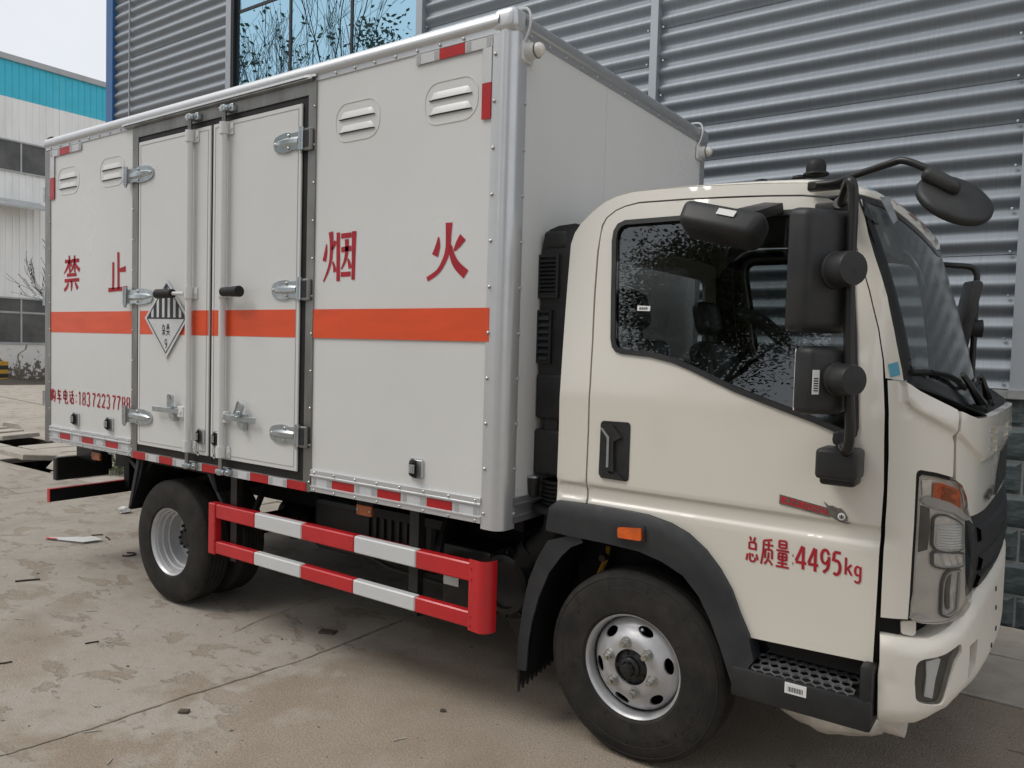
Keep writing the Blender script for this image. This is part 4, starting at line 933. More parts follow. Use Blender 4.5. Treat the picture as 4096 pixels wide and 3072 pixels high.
for z in (2.818,2.022,1.228): hinge(-1.352,z,-1)
# small tie-down latches with black recess
def tie(u,v,strap=0.,w=.046,d=0.):
    b=MB(); b.rbox(u-w*.9,u+w,-.010-d,-.001-d,v-.047,v+.047,.008,1); o=P('tie_latch',b,'alu_bright')
    k=MB(); k.add([F0(u-w*.9,v+.030,.011+d),F0(u-w*.5,v+.045,.012+d),F0(u+w*.55,v+.043,.030+d),F0(u+w*.55,v-.043,.030+d),F0(u-w*.5,v-.045,.012+d),F0(u-w*.9,v-.030,.011+d),F0(u-w*.5,v+.02,.034+d),F0(u-w*.5,v-.025,.034+d)],[(0,1,6),(1,2,6),(2,3,7,6),(3,4,7),(4,5,7),(5,0,6,7)]); P('latch_shell',k,'black',o)
    e=MB(); e.box(u-w*.42,u+w*.35,-.038-d,-.034-d,v-.02,v+.022); e.box(u-.006,u+.006,-.041-d,-.034-d,v-.012,v+.016); P('latch_tongue',e,'zinc' if strap==0 else 'nut',o)
    if strap:
        s=MB(); s.box(u-.009,u+.004,-.024-d,-.020-d,v-.03-strap,v-.03); s.cyl((u-.002,-.024-d,v-.03-strap),(u-.002,-.020-d,v-.03-strap),.013,n=10); P('latch_strap',s,'tape_grey',o)
tie(-3.838,1.135); tie(-3.362,1.135); tie(-.505,1.145); tie(-2.256,1.148,.075,.034,.016); tie(-2.092,1.146,.075,.034,.016)
# ------------------------------------------------------------------ lettering sprayed through stencils
LET=DATA['box_text']
for name,st in LET.items():
    b=MB()
    for pts,w in st: stroke(b,pts,w,F0,off=.0022)
    P('lettering',b,'spray_red')
# compact stroke font for the small lines of writing
def arc(cx,cy,rx,ry,a0,a1,n=7): return [(cx+rx*math.cos(math.radians(a0+(a1-a0)*k/n)),cy+ry*math.sin(math.radians(a0+(a1-a0)*k/n))) for k in range(n+1)]
G={'1':[[(.25,.82),(.5,1.)],[(.52,.98),(.52,0)]],
'8':[arc(.5,.74,.34,.25,70,-70),arc(.5,.74,.34,.25,110,250),arc(.5,.26,.38,.26,70,-70),arc(.5,.26,.38,.26,110,250)],
'3':[arc(.48,.74,.36,.25,150,-60),arc(.48,.26,.38,.26,70,-150)],
'7':[[(.08,.95),(.88,.95)],[(.86,.92),(.45,.45),(.34,0)]],
'2':[arc(.5,.72,.38,.27,165,0),[(.86,.66),(.5,.3),(.12,.08)],[(.1,.05),(.92,.05)]],
'4':[[(.62,1.),(.08,.32)],[(.05,.28),(.98,.28)],[(.70,.98),(.70,0)]],
'9':[arc(.5,.70,.36,.29,20,330),[(.86,.72),(.78,.25),(.36,.02)]],
'5':[[(.88,.96),(.22,.96)],[(.22,.94),(.16,.56)],arc(.48,.31,.38,.30,120,-130)],
'k':[[(.15,1.),(.15,0)],[(.8,.62),(.2,.28)],[(.38,.38),(.85,0)]],
'g':[arc(.45,.36,.32,.27,60,300),[(.78,.64),(.78,-.15)],arc(.45,-.16,.33,.2,0,-150)],
':':[[(.38,.68),(.62,.68)],[(.38,.2),(.62,.2)]],
'购':[[(.08,.92),(.08,.3)],[(.08,.92),(.38,.92)],[(.38,.92),(.38,.3)],[(.23,.8),(.23,.45),(.05,.05)],[(.25,.3),(.42,.1)],[(.6,1.),(.48,.62)],[(.55,.78),(.95,.78),(.9,.1),(.72,.05)],[(.66,.6),(.55,.3),(.8,.34)],[(.72,.45),(.82,.22)]],
'车':[[(.15,.85),(.88,.85)],[(.45,1.),(.25,.55),(.85,.55)],[(.56,.72),(.56,-.12)],[(.02,.28),(1.,.28)]],
'电':[[(.15,.88),(.15,.3)],[(.15,.88),(.85,.88)],[(.85,.88),(.85,.3)],[(.15,.6),(.85,.6)],[(.15,.32),(.85,.32)],[(.5,1.05),(.5,.1),(.62,0),(1.,.02),(1.,.18)]],
'话':[[(.1,.95),(.22,.8)],[(.02,.62),(.22,.62),(.22,.15),(.36,.26)],[(.85,1.),(.45,.88)],[(.4,.68),(1.,.68)],[(.68,.9),(.68,.45)],[(.48,.42),(.48,0)],[(.48,.42),(.92,.42)],[(.92,.42),(.92,0)],[(.48,.06),(.92,.06)]],
'总':[[(.28,1.),(.38,.85)],[(.72,1.),(.6,.82)],[(.24,.78),(.24,.5)],[(.24,.78),(.78,.78)],[(.78,.78),(.78,.48)],[(.3,.53),(.74,.53)],[(.12,.32),(.03,.05)],[(.32,.36),(.36,.06),(.72,.06),(.74,.2)],[(.5,.34),(.58,.22)],[(.85,.34),(.97,.12)]],
'质':[[(.85,1.),(.2,.93)],[(.2,.93),(.18,.5),(.04,.0)],[(.3,.78),(.95,.78)],[(.6,.92),(.58,.64)],[(.34,.6),(.34,.25)],[(.34,.6),(.86,.6)],[(.86,.6),(.86,.25)],[(.6,.5),(.56,.25),(.3,.02)],[(.64,.2),(.9,.02)]],
'量':[[(.25,1.),(.25,.72)],[(.25,1.),(.75,1.)],[(.75,1.),(.75,.72)],[(.27,.86),(.73,.86)],[(.27,.73),(.73,.73)],[(.05,.62),(.95,.62)],[(.22,.52),(.22,.26)],[(.22,.52),(.78,.52)],[(.78,.52),(.78,.26)],[(.24,.39),(.76,.39)],[(.24,.27),(.76,.27)],[(.5,.52),(.5,.02)],[(.15,.14),(.85,.14)],[(.03,.0),(.97,.0)]],
'杂':[[(.35,1.),(.28,.75),(.05,.55)],[(.12,.82),(.68,.82),(.68,.6),(.92,.58)],[(.05,.42),(.95,.42)],[(.5,.58),(.5,.0)],[(.36,.3),(.1,.05)],[(.64,.3),(.9,.05)]],
'类':[[(.28,1.),(.36,.86)],[(.72,1.),(.62,.86)],[(.05,.76),(.95,.76)],[(.5,1.),(.5,.5)],[(.42,.72),(.1,.52)],[(.58,.72),(.92,.52)],[(.02,.34),(.98,.34)],[(.5,.48),(.42,.2),(.05,.0)],[(.56,.3),(.95,.0)]],
'中':[[(.12,.78),(.12,.32)],[(.12,.78),(.88,.78)],[(.88,.78),(.88,.32)],[(.12,.36),(.88,.36)],[(.5,1.),(.5,0)]],
'国':[[(.08,.95),(.08,0)],[(.08,.95),(.92,.95)],[(.92,.95),(.92,0)],[(.08,.04),(.92,.04)],[(.25,.74),(.75,.74)],[(.28,.5),(.72,.5)],[(.22,.22),(.78,.22)],[(.5,.74),(.5,.22)]],
'悍':[[(.18,1.),(.18,0)],[(.04,.72),(.08,.5)],[(.32,.75),(.36,.6)],[(.48,.95),(.48,.55)],[(.48,.95),(.9,.95)],[(.9,.95),(.9,.55)],[(.48,.75),(.9,.75)],[(.48,.57),(.9,.57)],[(.45,.4),(.95,.4)],[(.4,.22),(1.,.22)],[(.69,.4),(.69,0)]],
'将':[[(.25,1.),(.25,0)],[(.05,.8),(.15,.62)],[(.02,.3),(.22,.42)],[(.6,1.),(.4,.7)],[(.55,.85),(.9,.85),(.45,.5)],[(.4,.4),(1.,.4)],[(.78,.55),(.78,.05),(.65,.08)],[(.5,.28),(.58,.15)]],
'H':[[(.1,0),(.1,1)],[(.9,0),(.9,1)],[(.1,.5),(.9,.5)]],'O':[arc(.5,.5,.45,.5,90,450,14)],'W':[[(0,1),(.25,0)],[(.25,0),(.5,.8)],[(.5,.8),(.75,0)],[(.75,0),(1,1)]],
'T':[[(.5,0),(.5,1)],[(.05,1),(.95,1)]],'G':[arc(.5,.5,.45,.5,40,330,10),[(.55,.42),(.95,.42)]],'i':[[(.5,0),(.5,.65)],[(.5,.85),(.5,1.)]],'t':[[(.5,0),(.5,1.)],[(.2,.68),(.85,.68)]],'l':[[(.5,0),(.5,1.)]],
'S':[arc(.5,.75,.4,.25,40,240),arc(.5,.26,.42,.26,60,-140)],'R':[[(.1,0),(.1,1)],arc(.1,.75,.75,.25,90,-90),[(.35,.5),(.9,0)]],'6':[arc(.5,.3,.38,.3,0,360,12),[(.16,.4),(.5,.98)]],'C':[arc(.5,.5,.45,.5,45,315,10)],
'重':[[(.85,1.),(.2,.93)],[(.03,.82),(.97,.82)],[(.2,.7),(.2,.38)],[(.2,.7),(.8,.7)],[(.8,.7),(.8,.38)],[(.2,.54),(.8,.54)],[(.2,.4),(.8,.4)],[(.5,.95),(.5,.03)],[(.12,.22),(.88,.22)],[(.0,.02),(1.,.02)]],
'汽':[[(.08,.95),(.2,.82)],[(.02,.66),(.15,.55)],[(.05,.0),(.22,.32)],[(.5,1.),(.32,.68)],[(.48,.85),(.95,.85)],[(.45,.68),(.88,.68)],[(.36,.5),(.8,.5),(.84,.1),(1.,.02),(1.,.18)]],' ':[]}
def write(mb,items,w,fn,off=.003):
    """items: (glyph, u0, v0, width, height)"""
    for g,u0,v0,gw,gh,*ex in items:
        sh=ex[0] if ex else 0.
        for pl_ in G[g]: stroke(mb,[(u0+x*gw+sh*y*gh,v0+y*gh) for x,y in pl_],w,fn,off=off)
items=[]
u=-4.236
for ch,w in (('购',.078),('车',.078),('电',.078),('话',.078)): items.append((ch,u+.004,1.240,.070,.096)); u+=.094
items.append((':',-3.868,1.243,.05,.09))
for k,ch in enumerate('18372237788'):
    uu=[-3.815,-3.755,-3.693,-3.612,-3.546,-3.481,-3.418,-3.338,-3.276,-3.214,-3.154][k]
    items.append((ch,uu,1.240,.050,.095))
b=MB(); write(b,items[:5],.0115,F0,.0022); P('phone_lettering',b,'spray_red'); b=MB(); write(b,items[5:],.0130,F0,.0022); P('phone_number',b,'spray_red')
# class 9 placard
pc=(-2.636,1.863); a=math.radians(.0)
b=MB(); b.poly([(pc[0]-.246,pc[1]+.006),(pc[0],pc[1]-.252),(pc[0]+.243,pc[1]+.008),(pc[0]+.006,pc[1]+.252)],lambda u,v,d:F0(u,v,.028-d),.003); pla=P('hazard_placard',b,'placard_white')
Fp=lambda u,v,d: F0(u,v,.028+d)
b=MB(); q=[(-.218,.005),(0,-.217),(.217,.006),(.004,.222)]
for k in range(4):
    A=Vector(q[k]);B=Vector(q[(k+1)%4]); stroke(b,[(pc[0]+A.x,pc[1]+A.y),(pc[0]+B.x,pc[1]+B.y)],.0075,Fp,off=.001)
stroke(b,[(pc[0]-.216,pc[1]+.005),(pc[0]+.216,pc[1]+.003)],.010,Fp,off=.0012)
for k in range(7):
    c=(k-3)*.0625; w=.034
    top=lambda x:.222*(1-abs(x-.004)/.218)
    l,r=c-w/2,c+w/2
    pts=[(l,.003),(r,.003),(r,max(.004,top(r)))]
    if l<.004<r: pts.append((.004,top(.004)))
    pts.append((l,max(.004,top(l))))
    b.poly([(pc[0]+x,pc[1]+y) for x,y in pts],lambda u,v,d:F0(u,v,.0288-d),.0005)
write(b,[('杂',pc[0]-.044,pc[1]-.105,.042,.072),('类',pc[0]+.004,pc[1]-.105,.042,.072)],.0065,Fp,.001); write(b,[('9',pc[0]-.012,pc[1]-.185,.030,.055)],.007,Fp,.001)
P('placard_print',b,'print_black',pla)
# marker lamps on the front wall of the box
for y in (.100,2.105):
    b=MB(); b.rbox(.0,.012,y-.045,y+.045,3.005,3.095,.008,1); o=P('marker_lamp',b,'box_white')
    c=MB(); c.cyl((.012,y,3.052),(.060,y,3.052),.038,.033,n=18); P('lamp_body',c,'box_white',o,smooth=40)
    d=MB(); d.lathe([(.032,0),(.031,.014),(.024,.026),(.012,.033),(.001,.035)],(.060,y,3.052),(1,0,0),18); P('lamp_lens',d,'lamp_grey',o,smooth=60); g=MB(); g.lathe([(.0345,-.004),(.0365,0),(.0345,.003)],(.060,y,3.052),(1,0,0),20); P('lens_ring',g,'lamp_dark',o)
    e=MB(); e.tube([(.006,y-.03,3.09),(.022,y-.022,3.13),(.034,y-.02,3.19),(.01,y-.02,3.236),(-.06,y-.02,3.24)],.006,6,sub=3); P('lamp_wire',e,'box_white',o,smooth=60)
# orange stain on the post
# ------------------------------------------------------------------ the cab
FS=lambda s,z,d=0.: Vector(shell(s,z,d))
MIR=lambda poly:[(2*SC-s,z) for s,z in poly]
T_=DATA['trace']
_zs=[1.50,1.586,1.592,1.601,1.6346,1.689,1.757,1.772,1.817,1.8776,1.9695,2.1616,2.3848,SC]
_zc=[9.,1.68,1.60,1.5745,1.5518,1.5238,1.4917,1.4834,1.4522,1.4163,1.378,1.388,1.406,1.42]
def FR(s,z,d=0.):
    s1=2*SC-s if s>SC else s
    zc=float(np.interp(s1,_zs,_zc))
    return FS(s,z,d+(.016*float(sstep(zc-.008,zc+.008,z)) if s1>1.584 else 0.))
cab=None
def _zt(s): return 1.152-.004*(s-.3)
GROOVE=[[(.2+.03*k,_zt(.2+.03*k)+o) for k in range(46)] for o in (.009,.003,-.004,-.010,-.050,-.058,-.066,-.074)]
CREASE=[]
for o in (-.011,-.004,.004,.011):
    CREASE.append([(s,float(np.interp(s,_zs,_zc))+o) for s in [1.604+.02*k for k in range(52)]])
CREASE.append([(1.583,1.66-.01*k) for k in range(9)]); CREASE.append([(1.597,1.66-.01*k) for k in range(9)])
# dark inner structure so that the panel gaps read as gaps
win=T_['win']; win=[p for i,p in enumerate(win) if i not in (27,)]
winl=[(.384,2.215),(.386,2.262),(.402,2.292),(.435,2.306),(.70,2.306),(1.05,2.298),(1.224,2.292),(1.315,2.272),(1.352,2.215),(1.387,2.04),(1.4145,1.832),(1.432,1.645),(1.4415,1.492),(1.436,1.462),(1.418,1.447),(1.386,1.461),(1.29,1.497),(1.120,1.550),(.99,1.592),(.9164,1.622),(.8009,1.669),(.7305,1.6935),(.6261,1.7155),(.5465,1.7218),(.4921,1.7255),(.4645,1.7335),(.4448,1.754),(.434,1.79),(.413,1.973),(.398,2.11)]
inner=[(.22,1.0),(.40,.99),(.76,1.02),(.93,.93),(1.08,.72),(1.16,.60),(1.56,.60),(1.62,.80),(1.62,1.60),(1.55,1.66),(1.50,1.88),(1.39,2.20),(1.30,2.31),(.45,2.36),(.30,2.30),(.20,2.20)]
mb=MB(); patch(mb,inner,lambda s,z,d:FS(s,z,d-.035),[shrink(winl,-.02)],st=.08,skirt=0); patch(mb,MIR(inner),lambda s,z,d:FS(s,z,d-.035),[MIR(shrink(winl,-.02))],st=.08,skirt=0)
front_in=[(1.56,.62),(2.0,.60),(SC,.60),(2*SC-2.0,.60),(2*SC-1.56,.62),(2*SC-1.56,1.60),(2*SC-1.85,1.50),(SC,1.49),(1.85,1.50),(1.56,1.60)]
patch(mb,front_in,lambda s,z,d:FS(s,z,d-.075),st=.09,skirt=0)
# floor, rear wall with rear window, roof lining
mb.box(.21,1.50,.20,2.05,.98,1.0); 
cab=mb.build('cab_shell','black',truck)
def K(name,b,m,parent=None,smooth=None,kind=None): return b.build(name,m,parent or truck,smooth,kind)
rw=[(.17,.95),(2.08,.95),(2.06,1.5),(1.98,2.25),(1.88,2.36),(.37,2.36),(.27,2.25),(.19,1.5)]; rwin=rounded([(.42,1.70),(1.83,1.70),(1.80,2.18),(.45,2.18)],.06)
mb=MB(); patch(mb,rw,lambda y,z,d:Vector((.205+d,y,z)),[rwin],st=.12,skirt=.02); K('rear_wall',mb,'cab_cream')
mb=MB(); patch(mb,rwin,lambda y,z,d:Vector((.198+d,y,z)),st=.2,skirt=0); K('rear_window',mb,'glass_clear')
# rear quarter panel
rp=[(.3185,2.293),(.313,2.171),(.324,1.975),(.3405,1.772),(.349,1.592),(.351,1.391),(.3485,1.19),(.3525,1.070),(.204,1.068),(.204,1.172),(.2057,1.379),(.2038,1.584),(.2008,1.666),(.1934,1.821),(.1822,2.029),(.1726,2.215),(.1857,2.268),(.2127,2.309),(.2648,2.358),(.3177,2.396),(.3722,2.417),(.4548,2.4304),(.56,2.431),(.70,2.427),(.876,2.418),(1.045,2.408),(1.177,2.396),(1.27,2.378),(1.325,2.352),(1.33,2.338),(1.27,2.3355),(1.177,2.351),(1.045,2.362),(.876,2.372),(.70,2.3795),(.49,2.3835),(.4249,2.373),(.378,2.357),(.337,2.327)]
mb=MB(); patch(mb,rp,FS,st=.03,skirt=.04,lines=GROOVE); K('rear_quarter',mb,'cab_cream',smooth=50)
mb=MB(); patch(mb,MIR(rp),FS,st=.08,skirt=.04); K('rear_quarter',mb,'cab_cream',smooth=50)
# doors
dr=[(.3277,2.29),(.3431,2.3229),(.3819,2.3511),(.4249,2.3668),(.49,2.3766),(.70,2.372),(.876,2.3645),(1.045,2.3548),(1.177,2.3437),(1.27,2.328),(1.305,2.305),(1.352,2.2311),(1.3767,2.1565),(1.4505,1.977),(1.4955,1.8411),(1.5143,1.7321),(1.5185,1.62),(1.5232,1.4485),(1.5293,1.2876),(1.5251,1.0833),(1.5244,.977),(1.5206,.6637),(1.4812,.6651),(1.1555,.6548),(1.0749,.6532),(1.0399,.7336),(1.0049,.8222),(.9757,.8716),(.9539,.9039),(.9029,.9597),(.8292,1.0127),(.749,1.0473),(.6356,1.0638),(.5015,1.0664),(.3609,1.068),(.3568,1.19),(.3590,1.392),(.3575,1.592),(.3487,1.772),(.3331,1.9745),(.3219,2.17),(.3222,2.2485)]
for far in (0,1):
    f=MIR if far else (lambda q:q); st=.09 if far else .032
    mb=MB(); patch(mb,f(dr),FS,[f(winl)],st=st,skirt=.03,lines=() if far else GROOVE); door=K('cab_door',mb,'cab_cream',smooth=45)
    rin=shrink(winl,.021)
    mb=MB(); ring(mb,f(dense(winl,.05)) if 0 else f(winl),f(rin),FS,.009); K('window_seal',mb,'plastic',door,smooth=30)
    mb=MB(); patch(mb,f(rin),lambda s,z,d:FS(s,z,d-.010),st=.15,skirt=0); K('door_window',mb,'glass_side',door,smooth=60)
    if not far: near_door=door
# door mirror-glass post trim and sticker
FSd=lambda s,z,d:FS(s,z,d+.001)
mb=MB(); mb.add([FS(s,z,-.006) for s,z in T_['sticker_win']],[(0,1,2,3)]); lab=K('window_sticker',mb,'label_white',near_door)
mb=MB()
for k in range(9): u=.547+.0045*k; mb.add([FS(u,1.914,-.005),FS(u+.002+.001*(k%2),1.914,-.005),FS(u+.002+.001*(k%2),1.924,-.005),FS(u,1.924,-.005)],[(0,1,2,3)])
K('barcode',mb,'print_black',near_door)
# door handle
h=rounded(T_['handle'],.012)
mb=MB(); mb.poly(h,lambda u,v,d:FS(u,v,.003-d),.03); hd=K('door_handle',mb,'plastic')
mb=MB(); ins=shrink(h,.014); patch(mb,ins,lambda u,v,d:FS(u,v,.0045+d),st=.03,skirt=0); K('handle_recess',mb,'black',hd) if 0 else None
mb=MB(); mb.poly(T_['grip'],lambda u,v,d:FS(u,v,.016-d),.014); K('handle_grip',mb,'plastic',hd)
mb=MB(); mb.poly(T_['gripedge'],lambda u,v,d:FS(u,v,.020-d),.005); K('handle_edge',mb,'zinc',hd)
mb=MB(); mb.poly([(.418,1.215),(.436,1.232),(.462,1.228),(.468,1.217),(.488,1.217),(.498,1.228),(.54,1.197),(.543,1.194),(.428,1.195)],lambda u,v,d:FS(u,v,.010-d),.008); mb.cyl(FS(.438,1.214,.010),FS(.438,1.214,.013),.006,n=10); K('handle_foot',mb,'plastic',hd)
# badge
mb=MB(); mb.poly([(1.1795,1.2215),(1.3485,1.195),(1.364,1.166),(1.357,1.162),(1.1785,1.1865)],lambda u,v,d:FS(u,v,.004-d),.004); bd=K('door_badge',mb,'nickel')
mb=MB(); mb.poly([(1.186,1.216),(1.346,1.191),(1.356,1.169),(1.186,1.1915)],lambda u,v,d:FS(u,v,.0052-d),.002); K('badge_plate',mb,'badge_red',bd)
mb=MB(); write(mb,[('悍',1.196,1.193,.026,.016,-.1),('将',1.227,1.189,.026,.016,-.1)],.0028,FS,.0062)
for k,ch in enumerate('HOWO'): write(mb,[(ch,1.262+.0225*k,1.1835-.0033*k,.017,.0165)],.0034,FS,.0062)
K('badge_letters',mb,'nickel',bd)
mb=MB(); mb.poly([(1.3366,1.2158),(1.353,1.2034),(1.366,1.2055),(1.3827,1.1992),(1.395,1.199),(1.4064,1.19),(1.4188,1.1711),(1.4174,1.1563),(1.405,1.151),(1.4327,1.1521),(1.4187,1.1443),(1.392,1.1499),(1.3686,1.1637),(1.352,1.1822),(1.349,1.197)],lambda u,v,d:FS(u,v,.006-d),.005); K('badge_tail',mb,'nickel',bd)
mb=MB(); mb.lathe([(.0135,0),(.0001,.002)],FS(1.399,1.171,.0065),FS(1.399,1.171,1)-FS(1.399,1.171,0),14); K('badge_seal',mb,'label_white',bd)
mb=MB()
for y in (.003,-.003): stroke(mb,[(1.391,1.171+y),(1.407,1.170+y)],.003,FS,off=.0098)
stroke(mb,[(1.399,1.179),(1.399,1.163)],.003,FS,off=.0098); K('badge_mark',mb,'print_black',bd)
# gross mass lettering
mb=MB(); w=.0078
write(mb,[('总',1.0615,.9475,.046,.098),('质',1.117,.9475,.049,.098),('量',1.172,.950,.052,.098),(':',1.228,.958,.016,.062)],w,FS,.002)
write(mb,[('4',1.2437,.955,.041,.086),('4',1.2885,.955,.038,.086),('9',1.331,.956,.036,.086),('5',1.372,.957,.033,.085)],.0105,FS,.002)
write(mb,[('k',1.4150,.9640,.029,.062),('g',1.4470,.963,.027,.058)],.0078,FS,.002)
K('mass_lettering',mb,'spray_red',near_door)
# A pillars
ap=[(1.30,2.322),(1.358,2.234),(1.3823,2.152),(1.4566,1.977),(1.5012,1.841),(1.5199,1.732),(1.5240,1.677),(1.5241,1.669),(1.5541,1.6655),(1.5871,1.663),(1.5844,1.70),(1.563,1.84),(1.538,1.957),(1.5095,2.028),(1.4700,2.104),(1.4341,2.178),(1.4090,2.25),(1.392,2.312),(1.36,2.330)]
for f,st in ((lambda q:q,.03),(MIR,.08)):
    mb=MB(); patch(mb,f(ap),FS,st=st,skirt=.03); K('windscreen_pillar',mb,'cab_cream',smooth=50)
# corner panels beside the headlamps
cp=[(1.5316,1.6622),(1.5539,1.6618),(1.5896,1.6592),(1.6083,1.6496),(1.637,1.6291),(1.6717,1.6113),(1.7131,1.5913),(1.7646,1.5675),(1.7623,1.5296),(1.7605,1.4944),(1.7551,1.475),(1.7635,1.455),(1.7667,1.3935),(1.7675,1.345),(1.766,1.334),(1.6985,1.3506),(1.6434,1.3588),(1.6333,1.3543),(1.6292,1.3432),(1.6297,1.2753),(1.6303,1.1663),(1.6289,1.0703),(1.6277,.9296),(1.6255,.8363),(1.581,.8344),(1.5385,.8325),(1.5383,.938),(1.5385,.977),(1.5390,1.101),(1.5415,1.24),(1.5400,1.4),(1.5345,1.52)]
for f,st in ((lambda q:q,.022),(MIR,.06)):
    mb=MB(); patch(mb,f(cp),FR,st=st,skirt=.03,lines=[f(l) for l in CREASE]); K('corner_panel',mb,'cab_cream',smooth=50)
# nose panel
hl=[(1.782,1.5623),(1.8246,1.5478),(1.8772,1.5361)]
hl2=[(2.0,1.5385),(2.2,1.545),(2.4,1.550),(SC,1.552)]
lf=[(1.7761,1.5295),(1.7721,1.497),(1.7684,1.4862),(1.7751,1.4697),(1.7791,1.3932),(1.7846,1.3231),(1.8215,1.3032),(1.8476,1.2653),(1.8608,1.2141),(1.8748,1.1876)]
bt=[(1.9411,1.1882),(2.0584,1.1896),(2.2,1.198),(2.3481,1.207),(SC,1.212)]
top=hl+hl2; top=top+[(2*SC-s,z) for s,z in reversed(top[:-1])]
bot=bt+[(2*SC-s,z) for s,z in reversed(bt[:-1])]
nose=list(reversed(lf))+top+[(2*SC-s,z) for s,z in lf]+list(reversed(bot))
slots=[]
for c in (1.4845,1.4505,1.4165):
    for s0 in (2.0,2.36):
        q=rounded([(s0,c-.011),(s0+.165,c-.013),(s0+.158,c+.011),(s0-.006,c+.009)],.010,3); slots+=[q,MIR(q)]
mb=MB(); patch(mb,nose,FR,slots,st=.030,skirt=.03,lines=CREASE+[MIR(l) for l in CREASE]); nosep=K('nose_panel',mb,'cab_cream',smooth=50)
mb=MB()
for q in slots: patch(mb,shrink(q,-.002),lambda s,z,d:FR(s,z,d-.022),st=.06,skirt=0)
K('slot_back',mb,'lamp_grey',nosep)
# emblem and name letters on the nose
mb=MB(); q=[(SC-.34,1.215),(SC-.30,1.30),(SC-.20,1.375),(SC,1.385),(SC+.20,1.375),(SC+.30,1.30),(SC+.34,1.215),(SC+.2,1.235),(SC,1.24),(SC-.2,1.235)]
patch(mb,q,lambda s,z,d:FR(s,z,d+.006),st=.06,skirt=.006); K('nose_emblem',mb,'print_black',nosep)
mb=MB()
for k,ch in enumerate('HOWO'): write(mb,[(ch,2.045+.052*k,1.222+.002*k,.038,.034)],.012,FR,.006)
K('nose_letters',mb,'print_black',nosep)
# grille and lower black nose
gr=[(1.885,1.182),(2.06,1.184),(2.35,1.20),(SC,1.206),(2*SC-2.35,1.20),(2*SC-2.06,1.184),(2*SC-1.885,1.182),(2*SC-1.93,.88),(2*SC-2.16,.895),(SC,.91),(2.16,.895),(1.93,.88)]
def FG(s,z,d=0.):
    t=(z-.88)/.32; return FS(s,z,d-.020+.030*math.sin(max(0,min(1,t))*math.pi)*math.cos((s-SC)*1.1))
MT['mesh_black']=mat('mesh_black',(.020,.020,.021),.55,bump=.006,bscale=170)
mb=MB(); patch(mb,gr,FG,st=.05,skirt=.03); gro=K('front_grille',mb,'mesh_black',smooth=50)
for i,zz in enumerate((1.11,1.00,.93)):
    mb=MB(); a=1.985+.02*i; n=22; vs=[]
    for k in range(n+1):
        s=a+(2*SC-2*a)*k/n; vs+=[FG(s,zz+.026,.0),FG(s,zz+.018,.014),FG(s,zz-.022,.013),FG(s,zz-.03,.0)]
    mb.add(vs,[(4*k+i_,4*k+4+i_,4*k+5+i_,4*k+1+i_) for k in range(n) for i_ in range(3)]); K('grille_bar',mb,'plastic',gro,smooth=40)
# windscreen, its black border, pillar rubber, cowl and header
def zb(q): return 1.512+.143*abs(q)**1.5
def zt(q): return 2.222+.108*min(1,abs(q)/.8)**1.3
FW=lambda q,t,d=0.: Vector(wshell(q,zb(q)+(zt(q)-zb(q))*t,d))
def wgrid(q0,q1,t0,t1,d,nq=24,nt_=14):
    b=MB(); vs=[FW(q0+(q1-q0)*i/nq,t0+(t1-t0)*j/nt_,d) for j in range(nt_+1) for i in range(nq+1)]
    return b.add(vs,[(j*(nq+1)+i,j*(nq+1)+i+1,(j+1)*(nq+1)+i+1,(j+1)*(nq+1)+i) for j in range(nt_) for i in range(nq)])
ws=K('windscreen',wgrid(-1,1,0,1,0,40,20),'glass_front',smooth=60)
mb=MB()
for a in ((-1,-.945,0,1),(.945,1,0,1),(-.945,.945,.965,1),(-.945,.945,0,.075)):
    b=wgrid(*a,.0025,3 if a[1]-a[0]<.1 else 30,20 if a[1]-a[0]<.1 else 2); mb.add(b.v,b.f)
K('windscreen_border',mb,'screen_frit',ws,smooth=60)
for sg in (-1,1):
    mb=MB(); vs=[]; ed=[(1.5871,1.663),(1.5844,1.70),(1.563,1.84),(1.538,1.957),(1.5095,2.028),(1.4700,2.104),(1.4341,2.178),(1.4090,2.25),(1.392,2.312)]
    for s,z in ed:
        a=FS(s,z,-.004) if sg<0 else FS(2*SC-s,z,-.004); c=Vector(wshell(sg*.965,z,.004)); m_=(a+c)/2+Vector((.006,sg*.006,0)); vs+=[a,m_,c]
    mb.add(vs,[(3*k+i,3*k+3+i,3*k+4+i,3*k+1+i) for k in range(len(ed)-1) for i in range(2)]); K('windscreen_rubber',mb,'rubber',ws,smooth=60)
# cowl between windscreen and nose
mb=MB(); n=40; vs=[]
for k in range(n+1):
    q=-1+2*k/n; s=1.60+(2*SC-3.20)*(k/n); a=Vector(wshell(q,zb(q)+.012,.006)); zz=np.interp(abs(q),[0,.25,.55,.75,1],[1.545,1.540,1.530,1.57,1.652]); c=FR(s,float(zz),-.012)
    m_=(a+c)/2; m_.z=min(a.z,c.z)-.012; vs+=[a,m_,c]
mb.add(vs,[(3*k+i,3*k+3+i,3*k+4+i,3*k+1+i) for k in range(n) for i in range(2)]); K('cowl',mb,'plastic',smooth=50)
